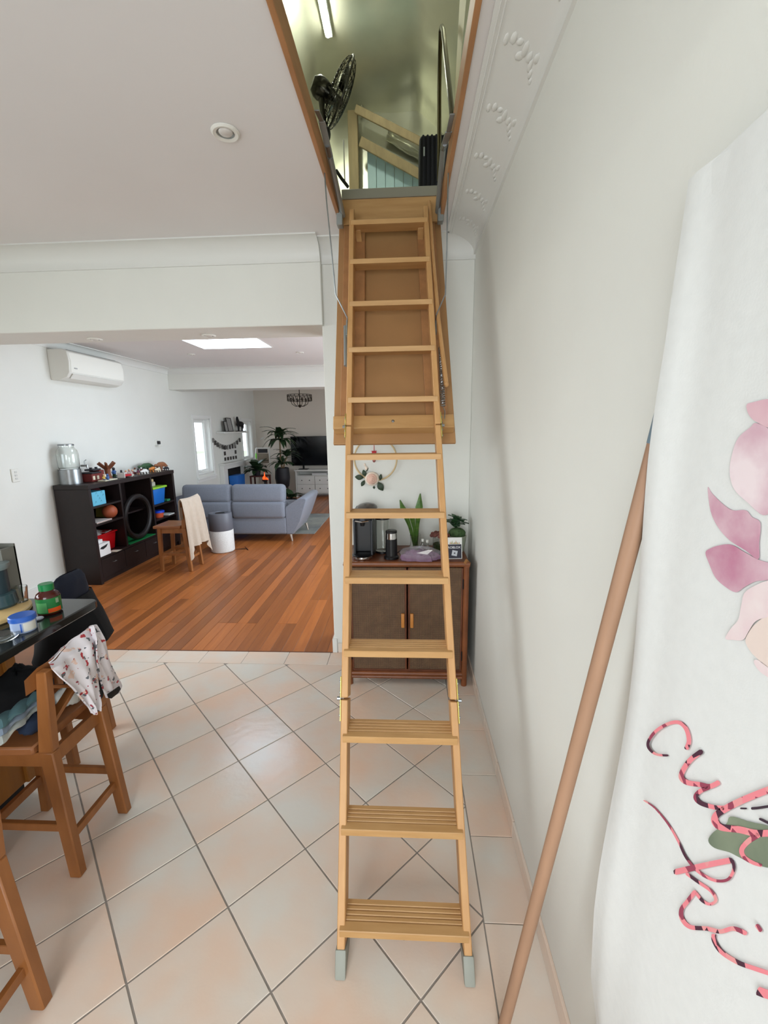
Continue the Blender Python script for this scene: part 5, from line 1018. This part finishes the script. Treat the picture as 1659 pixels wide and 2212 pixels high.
B().lathe([(0.040, 0.145), (0.046, 0.155), (0.047, 0.168), (0.040, 0.172)], (p.x, p.y, ZR), 24).part('collar', M('pale_slate', (120, 134, 136), 0.3), t)
p = onz(46, 1299, ZR); t = thing('glass_tumbler', 'small clear glass tumbler on the wooden board', 'glass', (p.x, p.y, ZR))
B().open_lathe([(0.001, 0), (0.022, 0), (0.027, 0.06), (0.025, 0.06), (0.020, 0.006), (0.001, 0.006)], (p.x, p.y, ZR), 20).part('tumbler', GLASS, t)
p = onz(109, 1322, ZB); t = thing('vitamin_bottle', 'brown vitamin bottle with green cap and green label', 'bottle', (p.x, p.y, ZB))
B().lathe([(0.036, 0), (0.0385, 0.004), (0.0385, 0.066), (0.034, 0.077), (0.023, 0.086), (0.023, 0.090)], (p.x, p.y, ZB), 32).part('bottle_body', M('amber_brown', (70, 24, 18), 0.12), t)
B().lathe([(0.024, 0.0901), (0.024, 0.112), (0.022, 0.114)], (p.x, p.y, ZB), 28).part('cap', M('cap_green', (14, 118, 62), 0.35), t)
def wrap(c, r, z0, z1, a0, a1, n=16): # label segment round a bottle
    def f(u, v): a = a0+(a1-a0)*u; return (c.x+r*math.cos(a), c.y+r*math.sin(a), z0+(z1-z0)*v)
    return B().grid(f, n, 1, -0.0004)
fa = math.atan2(-p.y, -p.x)
wrap(p, 0.0387, ZB+0.008, ZB+0.064, 0, 2*math.pi-0.01, 40).part('label', M('label_green', (24, 112, 52), 0.4), t)
wrap(p, 0.0392, ZB+0.010, ZB+0.026, fa-0.15, fa+1.0).part('orange_patch', M('label_orange', (222, 84, 22), 0.4), t); wrap(p, 0.0392, ZB+0.012, ZB+0.050, fa-1.2, fa-0.2).part('pale_green_patch', M('label_pale_green', (84, 156, 92), 0.4), t); wrap(p, 0.0392, ZB+0.042, ZB+0.060, fa+0.55, fa+0.85).part('grey_patch', M('label_grey', (140, 160, 130), 0.4), t)
p = onz(53, 1361, ZB); t = thing('cream_jar', 'squat pale blue jar with blue lid on the bench edge', 'jar', (p.x, p.y, ZB))
B().lathe([(0.034, 0), (0.036, 0.003), (0.036, 0.040)], (p.x, p.y, ZB), 32).part('jar_body', M('jar_pale', (156, 172, 204), 0.25), t)
B().lathe([(0.0385, 0.0402), (0.0385, 0.054), (0.036, 0.057)], (p.x, p.y, ZB), 32).part('lid', M('lid_blue', (44, 92, 178), 0.35), t)
fa = math.atan2(-p.y, -p.x); wrap(p, 0.0364, ZB+0.006, ZB+0.036, fa-0.05, fa+1.1).part('white_label', M('label_white', (206, 204, 196), 0.4), t); wrap(p, 0.0364, ZB+0.006, ZB+0.036, fa-0.28, fa-0.16).part('blue_stripe', M('lid_blue', (44, 92, 178)), t)
p = onz(83, 1338, ZB); B().lathe([(0.014, 0), (0.017, 0.004), (0.014, 0.007)], (p.x, p.y, ZB), 16).top('bottle_cap', M('pale_lilac', (170, 172, 190), 0.3), 'small pale bottle cap lying between the jar and bottle', 'cap')
p = onz(8, 1388, ZB); B().open_lathe([(0.001, 0.001), (0.03, 0.001), (0.062, 0.012), (0.062, 0.014), (0.03, 0.004), (0.001, 0.004)], (p.x-0.03, p.y, ZB), 32).top('glass_saucer', GLASS, 'clear glass saucer at the front edge of the bench', 'saucer')
# ================================================================ CLOTHES ON THE STOOLS
def rows_sheet(rows, nu, nv, thick, wob=0.0, ph=0.0):
    """rows: list of (x_plane or list, [pixel points]); a draped cloth through those points"""
    G_ = []
    for xp, pts in rows:
        G_.append([onx(px, py, xp[i] if isinstance(xp, (list, tuple)) else xp) for i, (px, py) in enumerate(pts)])
    def lerp(a, t):
        k = t*(len(a)-1); i = min(int(k), len(a)-2); f = k-i; f = f*f*(3-2*f)*0.4+f*0.6; return a[i]*(1-f)+a[i+1]*f
    def f(u, v):
        p = lerp([lerp(r, v) for r in G_], u); return p+Vector((wob*math.sin(9*v+5*u+ph)+0.5*wob*math.sin(21*v-7*u), 0, 0.4*wob*math.sin(6*v+3)))
    return B().grid(f, nu, nv, thick)
def floral():
    m = bpy.data.materials.new('floral_cloth'); m.use_nodes = True; N = m.node_tree.nodes; L = m.node_tree.links; b = N['Principled BSDF']; b.inputs['Roughness'].default_value = 0.85
    tc_ = N.new('ShaderNodeTexCoord'); prev = None; col = lin((222, 216, 220))
    nzz = N.new('ShaderNodeTexNoise'); nzz.inputs['Scale'].default_value = 38; L.new(tc_.outputs['Object'], nzz.inputs['Vector'])
    mixv = N.new('ShaderNodeVectorMath'); mixv.operation = 'MULTIPLY_ADD'; mixv.inputs[1].default_value = (0.045, 0.045, 0.045); L.new(nzz.outputs['Color'], mixv.inputs[0]); L.new(tc_.outputs['Object'], mixv.inputs[2])
    for sc_, lim, c, off in ((24, 0.22, (176, 56, 64), 0.0), (27, 0.22, (98, 102, 108), 3.7), (15, 0.2, (222, 192, 178), 8.1), (30, 0.16, (150, 60, 72), 5.2)):
        mp = N.new('ShaderNodeMapping'); mp.inputs['Location'].default_value = (off, off*0.7, off*1.3); L.new(mixv.outputs[0], mp.inputs['Vector'])
        vo = N.new('ShaderNodeTexVoronoi'); vo.inputs['Scale'].default_value = sc_; L.new(mp.outputs[0], vo.inputs['Vector'])
        lt_ = N.new('ShaderNodeMath'); lt_.operation = 'LESS_THAN'; lt_.inputs[1].default_value = lim; L.new(vo.outputs['Distance'], lt_.inputs[0])
        mx = N.new('ShaderNodeMix'); mx.data_type = 'RGBA'; mx.inputs[7].default_value = (*lin(c), 1); L.new(lt_.outputs[0], mx.inputs[0])
        if prev is None: mx.inputs[6].default_value = (*col, 1)
        else: L.new(prev, mx.inputs[6])
        prev = mx.outputs[2]
    L.new(prev, b.inputs['Base Color']); return m
FLO = floral()
fg = thing('floral_garment', 'white floral print garment draped over the bar stool back', 'garment', (-1.17, 1.36, 0.55))
rows_sheet([(-1.205, [(106, 1433), (139, 1398), (169, 1375), (200, 1353)]), (-1.165, [(110, 1444), (150, 1420), (184, 1398), (212, 1382)]), (-1.150, [(130, 1464), (162, 1450), (190, 1440), (217, 1428)]), (-1.145, [(158, 1487), (178, 1480), (198, 1476), (217, 1472)]), (-1.142, [(190, 1522), (199, 1522), (208, 1521), (217, 1516)]), (-1.142, [(202, 1541), (205, 1542), (208, 1541), (212, 1537)])], 34, 24, 0.004, 0.008).part('front_flap', FLO, fg, smooth=70)
rows_sheet([([-1.185, -1.185], [(194, 1351), (206, 1351)]), ([-1.150, -1.172], [(207, 1380), (226, 1384)]), ([-1.146, -1.205], [(211, 1428), (243, 1432)]), ([-1.165, -1.22], [(222, 1470), (259, 1470)]), ([-1.175, -1.215], [(226, 1492), (259, 1482)]), ([-1.18, -1.20], [(232, 1508), (250, 1500)])], 26, 16, 0.004, 0.010, 1.0).part('sleeve', FLO, fg, smooth=70)
rows_sheet([(-1.188, [(216, 1425), (222, 1428)]), (-1.186, [(215, 1455), (231, 1452)]), (-1.184, [(215, 1480), (229, 1476)]), (-1.184, [(216, 1515), (222, 1505)])], 10, 6, 0.003).part('lining', BLACKM, fg, smooth=70)
rows_sheet([(-1.170, [(233, 1500), (258, 1482)]), (-1.168, [(236, 1508), (261, 1488)]), (-1.170, [(241, 1509), (256, 1497)])], 6, 6, 0.004).part('cuff', BLACKM, fg, smooth=70)
rows_sheet([(-1.205, [(106, 1433), (139, 1398), (169, 1375), (200, 1353)]), (-1.24, [(100, 1436), (134, 1402), (166, 1379), (196, 1357)]), (-1.248, [(104, 1462), (136, 1432), (166, 1405), (196, 1385)])], 8, 20, 0.004, 0.004).part('rear_flap', FLO, fg, smooth=70)
# black jacket with navy hood over the stool at the bench end
jk = thing('black_jacket', 'black jacket with a navy hood hung over the stool beyond the bench', 'jacket', (-1.60, 1.84, 0.35)); JY = 1.84
def loft(lv, ry, n=28, wob=0.05):
    def f(u, v):
        k = v*(len(lv)-1); i = min(int(k), len(lv)-2); g_ = k-i; l = lv[i][1]*(1-g_)+lv[i+1][1]*g_; r = lv[i][2]*(1-g_)+lv[i+1][2]*g_; py = lv[i][0]*(1-g_)+lv[i+1][0]*g_
        pl_, pr_ = ony(l, py, JY), ony(r, py, JY); a = 2*math.pi*u; q = 1+wob*math.sin(7*a+5*v)
        c = (pl_+pr_)/2; hw = (pr_.x-pl_.x)/2; d_ = ry[0]*(1-v)+ry[1]*v
        return (c.x+hw*math.cos(a)*q, JY+d_*math.sin(a)*q, c.z)
    return B().grid(f, n, 18)
loft([(1236, 147, 151), (1239, 141, 157), (1251, 132, 165), (1272, 123, 169), (1300, 116, 172)], (0.05, 0.13)).part('hood', M('navy_cloth', (24, 30, 46), 0.9), jk, smooth=70)
loft([(1288, 117, 174), (1330, 104, 206), (1362, 97, 224), (1381, 93, 232), (1400, 93, 214), (1440, 96, 176), (1470, 100, 160)], (0.13, 0.17), wob=0.03).part('jacket_body', M('black_cloth', (9, 10, 13), 0.95), jk, smooth=70)
# bundle on the seat of the near stool
def lump(c, r, seed, n=26, m=14):
    def f(u, v):
        a, b_ = 2*math.pi*u, math.pi*(v-0.5); k = 1+0.10*math.sin(3*a+seed)+0.08*math.sin(7*b_+2*a+seed)+0.05*math.sin(11*a)
        return (c[0]+r[0]*math.cos(b_)*math.cos(a)*k, c[1]+r[1]*math.cos(b_)*math.sin(a)*k, max(c[2]-r[2]*0.85, c[2]+r[2]*math.sin(b_)*k))
    return B().grid(f, n, m)
ZS = 0.534
lump((-1.47, 1.40, ZS+0.075), (0.09, 0.10, 0.085), 1).top('black_bundle', M('black_cloth', (9, 10, 13)), 'bundled black clothing at the front of the stool seat', 'clothing', smooth=70)
lump((-1.315, 1.290, ZS+0.032), (0.040, 0.07, 0.030), 4).top('denim_bundle', M('dark_denim', (34, 46, 68), 0.9, noise=(14, 0.3)), 'folded dark denim on the stool seat by the back posts', 'clothing', smooth=70)
def fold(y, off, mat_, nm, lab, z0, z1):
    b = B()
    def f(u, v): return (-1.52+0.19*u+0.006*math.sin(8*v), 1.215+off+0.20*v+0.012*math.sin(6*u+off*40), z0+(z1-z0)*u+0.012*math.sin(9*v+3*u+off*30)+0.012)
    b.grid(f, 18, 18, 0.010); return b.top(nm, mat_, lab, 'clothing', smooth=70)
tl = thing('folded_fabric', 'teal and white patterned fabric folded across the stool seat', 'fabric', (-1.36, 1.26, ZS))
for k, (q, cl) in enumerate(((((0, 1555), (80, 1500), (80, 1514), (0, 1576)), (96, 132, 138)), (((0, 1572), (80, 1512), (80, 1524), (0, 1592)), (150, 166, 184)), (((0, 1588), (80, 1521), (80, 1536), (0, 1612)), (206, 212, 206)))):
    P = [onz(*p_, 0.640-0.024*k) for p_ in q]
    def f(u, v, P=P): p_ = (P[0]*(1-u)+P[1]*u)*(1-v)+(P[3]*(1-u)+P[2]*u)*v; return p_+Vector((0, 0, 0.005*math.sin(13*u+3*v)+0.008*math.sin(math.pi*v)))
    B().grid(f, 20, 6, 0.012).part('fold', M('fabric_%d' % k, cl, 0.9, noise=(16, 0.18)), tl, smooth=70)
lump((-1.305, 1.425, ZS+0.038), (0.040, 0.05, 0.040), 7).top('white_cloth', M('white_cloth', (198, 198, 192), 0.9, noise=(20, 0.12)), 'crumpled white cloth on the stool seat under the floral garment', 'clothing', smooth=70)
# ================================================================ RIGHT WALL: FABRIC BANNER AND POLE
FX = 0.380
def yl(z):                          # left hem of the banner along the wall
    t_ = [(0.20, 0.700), (0.36, 0.692), (0.42, 0.722), (0.60, 0.722), (0.80, 0.712), (1.20, 0.700), (1.508, 0.686), (1.674, 0.672), (1.89, 0.672)]
    for (a, p_), (c, q_) in zip(t_, t_[1:]):
        if z <= c: return p_+(q_-p_)*max(0, (z-a))/(c-a)
    return 0.672
def ban(u, v):
    z = 0.20+1.688*v; y = yl(z)+(-0.35-yl(z))*u; d = yl(z)-y; e = math.exp(-d/0.05)
    x = FX+0.006*math.sin(d*60+z*2.0)*e+0.008*e*math.sin(z*7)+0.010*max(0, 0.5-z)*e*math.sin(z*24)-0.002*math.sin(d*9)*(1-e)*0
    return (x, y, z)
bn = thing('wall_banner', 'white fabric banner with lotus print and brush lettering on the right wall', 'banner', (FX, 0.2, 0.2))
BAN = M('banner_cloth', (220, 221, 218), 0.85, noise=(60, 0.02), bump=(300, 0.03))
B().grid(ban, 60, 90, -0.0012).part('cloth', BAN, bn, smooth=60)
B().box(FX+0.002, FX+0.006, -0.35, 0.668, 1.842, 1.886, 0.001).part('top_hem', BAN, bn)
PIN = M('lotus_petal', (176, 92, 128), 0.85, noise=(9, 0, 6), col2=(232, 216, 218), bump=None); PIN2 = M('lotus_petal_pale', (214, 172, 182), 0.85, noise=(8, 0, 6), col2=(234, 224, 220)); PLM = M('lotus_vein', (136, 62, 98), 0.85)
PXF = FX-0.00125
def zA(x, y): return (1260+x/3.1604, 800+y/3.1604)
def zB(x, y): return (1260+x/3.108, 1500+y/3.108)
def rounded(pts, n=4):               # closed smooth outline through the points
    o = []; m = len(pts)
    for i in range(m):
        a, b_, c, d = (Vector((*pts[(i+k) % m], 0)) for k in (-1, 0, 1, 2))
        for k in range(n):
            t_ = k/n; q_ = 0.5*((2*b_)+(c-a)*t_+(2*a-5*b_+4*c-d)*t_*t_+(3*b_-a-3*c+d)*t_**3); o.append((q_.x, q_.y))
    return o
def patch(pts, zf, mat_, nm, lift=0.0): return B().slab([onx(*zf(*p_), PXF-lift) for p_ in rounded(pts)], (-0.0002, 0, 0)).part(nm, mat_, bn, smooth=0)
patch([(1230, 990), (1120, 900), (1030, 810), (1000, 690), (1020, 560), (1060, 460), (1140, 390), (1185, 360), (1300, 430), (1380, 600), (1360, 800), (1300, 930)], zA, PIN, 'petal')
patch([(850, 800), (880, 840), (950, 910), (1020, 955), (1110, 955), (1150, 1000), (1208, 1040), (1200, 1180), (1195, 1290), (1110, 1230), (1000, 1160), (920, 1070), (870, 960)], zA, PIN, 'petal')
patch([(835, 1245), (870, 1215), (930, 1195), (1010, 1190), (1100, 1240), (1195, 1292), (1300, 1330), (1300, 1420), (1180, 1440), (1100, 1480), (1040, 1515), (960, 1470), (900, 1410), (860, 1320)], zA, PIN, 'petal', 0.0001)
patch([(970, 1830), (1010, 1760), (1060, 1700), (1080, 1600), (1120, 1500), (1300, 1440), (1300, 1650), (1180, 1710), (1130, 1780), (1090, 1840), (1020, 1840)], zA, PIN2, 'petal', 0.0001)
patch([(1110, 1860), (1130, 1790), (1190, 1720), (1300, 1670), (1300, 2020), (1180, 1960)], zA, M('lotus_peach', (226, 208, 198), 0.85), 'petal')
patch([(1115, 240), (1150, 220), (1300, 205), (1300, 390), (1180, 350), (1130, 300)], zA, PIN2, 'petal', 0.0001)
patch([(1165, 1990), (1200, 1980), (1300, 2060), (1300, 2110), (1210, 2060)], zA, PIN2, 'petal')
patch([(840, 980), (880, 920), (960, 870), (990, 820), (1100, 850), (1300, 920), (1300, 1150), (1150, 1140), (1040, 1090), (980, 1060), (880, 1030)], zB, M('lotus_leaf', (96, 108, 90), 0.85, noise=(9, 0, 5), col2=(136, 146, 122)), 'printed_leaf')
INK = M('lettering_ink', (226, 124, 134), 0.8)
def banded():
    m = bpy.data.materials.new('banded_ink'); m.use_nodes = True; N = m.node_tree.nodes; L = m.node_tree.links; b = N['Principled BSDF']; b.inputs['Roughness'].default_value = 0.8
    tc_ = N.new('ShaderNodeTexCoord'); mp = N.new('ShaderNodeMapping'); mp.inputs['Rotation'].default_value = (0.6, 0, 0); mp.inputs['Scale'].default_value = (1, 1, 1); L.new(tc_.outputs['Object'], mp.inputs['Vector'])
    vo = N.new('ShaderNodeTexVoronoi'); vo.inputs['Scale'].default_value = 62; L.new(mp.outputs[0], vo.inputs['Vector']); sp_ = N.new('ShaderNodeSeparateColor'); L.new(vo.outputs['Color'], sp_.inputs[0])
    rp = N.new('ShaderNodeValToRGB'); rp.color_ramp.interpolation = 'CONSTANT'; e = rp.color_ramp.elements; e[0].color = (*lin((232, 134, 142)), 1); e[1].position = 0.52; e[1].color = (*lin((150, 62, 84)), 1)
    q_ = e.new(0.70); q_.color = (*lin((72, 32, 52)), 1); q_ = e.new(0.86); q_.color = (*lin((228, 150, 150)), 1)
    L.new(sp_.outputs[0], rp.inputs[0]); L.new(rp.outputs[0], b.inputs['Base Color']); return m
BINK = banded()
def stroke(pts, w, zf=zB, w2=None, lift=0.0004, nm='letter_stroke', mat_=None):
    """brush stroke: ribbon of real width lying on the cloth"""
    P = [Vector((*zf(*p_), 0)) for p_ in pts]; Q = []
    for i in range(len(P)-1):
        p0_, p1_, p2_, p3_ = P[max(i-1, 0)], P[i], P[i+1], P[min(i+2, len(P)-1)]
        for k in range(6): t_ = k/6; Q.append(0.5*((2*p1_)+(-p0_+p2_)*t_+(2*p0_-5*p1_+4*p2_-p3_)*t_*t_+(-p0_+3*p1_-3*p2_+p3_)*t_**3))
    Q.append(P[-1]); n = len(Q); w2 = w2 or w
    def f(u, v):
        i = min(int(round(u*(n-1))), n-1); d = (Q[min(i+1, n-1)]-Q[max(i-1, 0)]).normalized(); nn = Vector((-d.y, d.x, 0)); ww = (w+(w2-w)*u)/3.108*(0.55 if i in (0, n-1) else 1)
        q_ = Q[i]+nn*((v-0.5)*ww); return onx(q_.x, q_.y, PXF-lift)
    B().grid(f, n-1, 1, 0.0003).part(nm, mat_ or BINK, bn, smooth=0)
stroke([(690, 370), (710, 310), (690, 230), (640, 188), (570, 198), (490, 245), (440, 310), (440, 360), (490, 402), (572, 410)], 30, w2=14)
stroke([(800, 378), (720, 440), (670, 510), (660, 560), (700, 592), (780, 605), (850, 618), (915, 588)], 34)
stroke([(850, 622), (785, 650), (755, 690), (790, 730), (880, 758), (950, 762)], 30)
stroke([(1300, 620), (1180, 665), (1060, 715), (960, 765), (895, 810), (885, 855), (930, 892), (1050, 908), (1160, 932), (1300, 930)], 46)
stroke([(1180, 940), (1110, 985), (1065, 1040), (1080, 1090), (1140, 1130), (1200, 1150)], 40, w2=20)
stroke([(608, 1195), (740, 1165), (880, 1135), (1000, 1112)], 40, lift=0.00045)
stroke([(1000, 1112), (1012, 1170), (975, 1240), (900, 1252), (820, 1222), (745, 1168)], 20)
stroke([(405, 710), (480, 762), (570, 870), (640, 990), (685, 1085), (740, 1160)], 8, w2=18)
stroke([(690, 1200), (770, 1258), (860, 1322), (890, 1382), (850, 1408), (800, 1385), (755, 1330)], 20)
stroke([(755, 1318), (700, 1390), (660, 1445), (665, 1510), (720, 1562), (830, 1572), (920, 1592), (1010, 1572), (1098, 1608)], 28, w2=30)
stroke([(878, 1608), (880, 1655), (930, 1730), (1040, 1800), (1150, 1840), (1300, 1890)], 30)
stroke([(1162, 1545), (1195, 1592)], 26); stroke([(1168, 1988), (1230, 2012), (1300, 2030)], 60)
stroke([(1055, 765), (1098, 766)], 12, mat_=M('ink_dark', (60, 44, 56), 0.8)); stroke([(1128, 766), (1190, 760), (1300, 742)], 18, mat_=M('ink_dark', (60, 44, 56))); stroke([(1182, 833), (1240, 862), (1300, 885)], 16, mat_=M('ink_dark', (60, 44, 56)))
# leaning pole
pt = Vector((0.3965, 0.690, 1.60)); pe = onz(1083, 2236, 0.0); pe.z = 0.003
po = thing('wooden_pole', 'long round wooden pole leaning on the right wall behind the banner edge', 'pole', (pe.x, pe.y, 0))
d_ = (pt-pe); B().tube([pe, pe+d_*0.5, pe+d_*0.965], 0.0140, 14).part('shaft', M('pole_timber', (160, 124, 98), 0.55, noise=(6, 0.1), stretch=(4, 4, 0.4)), po)
B().tube([pe+d_*0.960, pt], 0.0146, 14).part('tip_tape', M('blue_grey_tape', (108, 128, 140), 0.5), po)
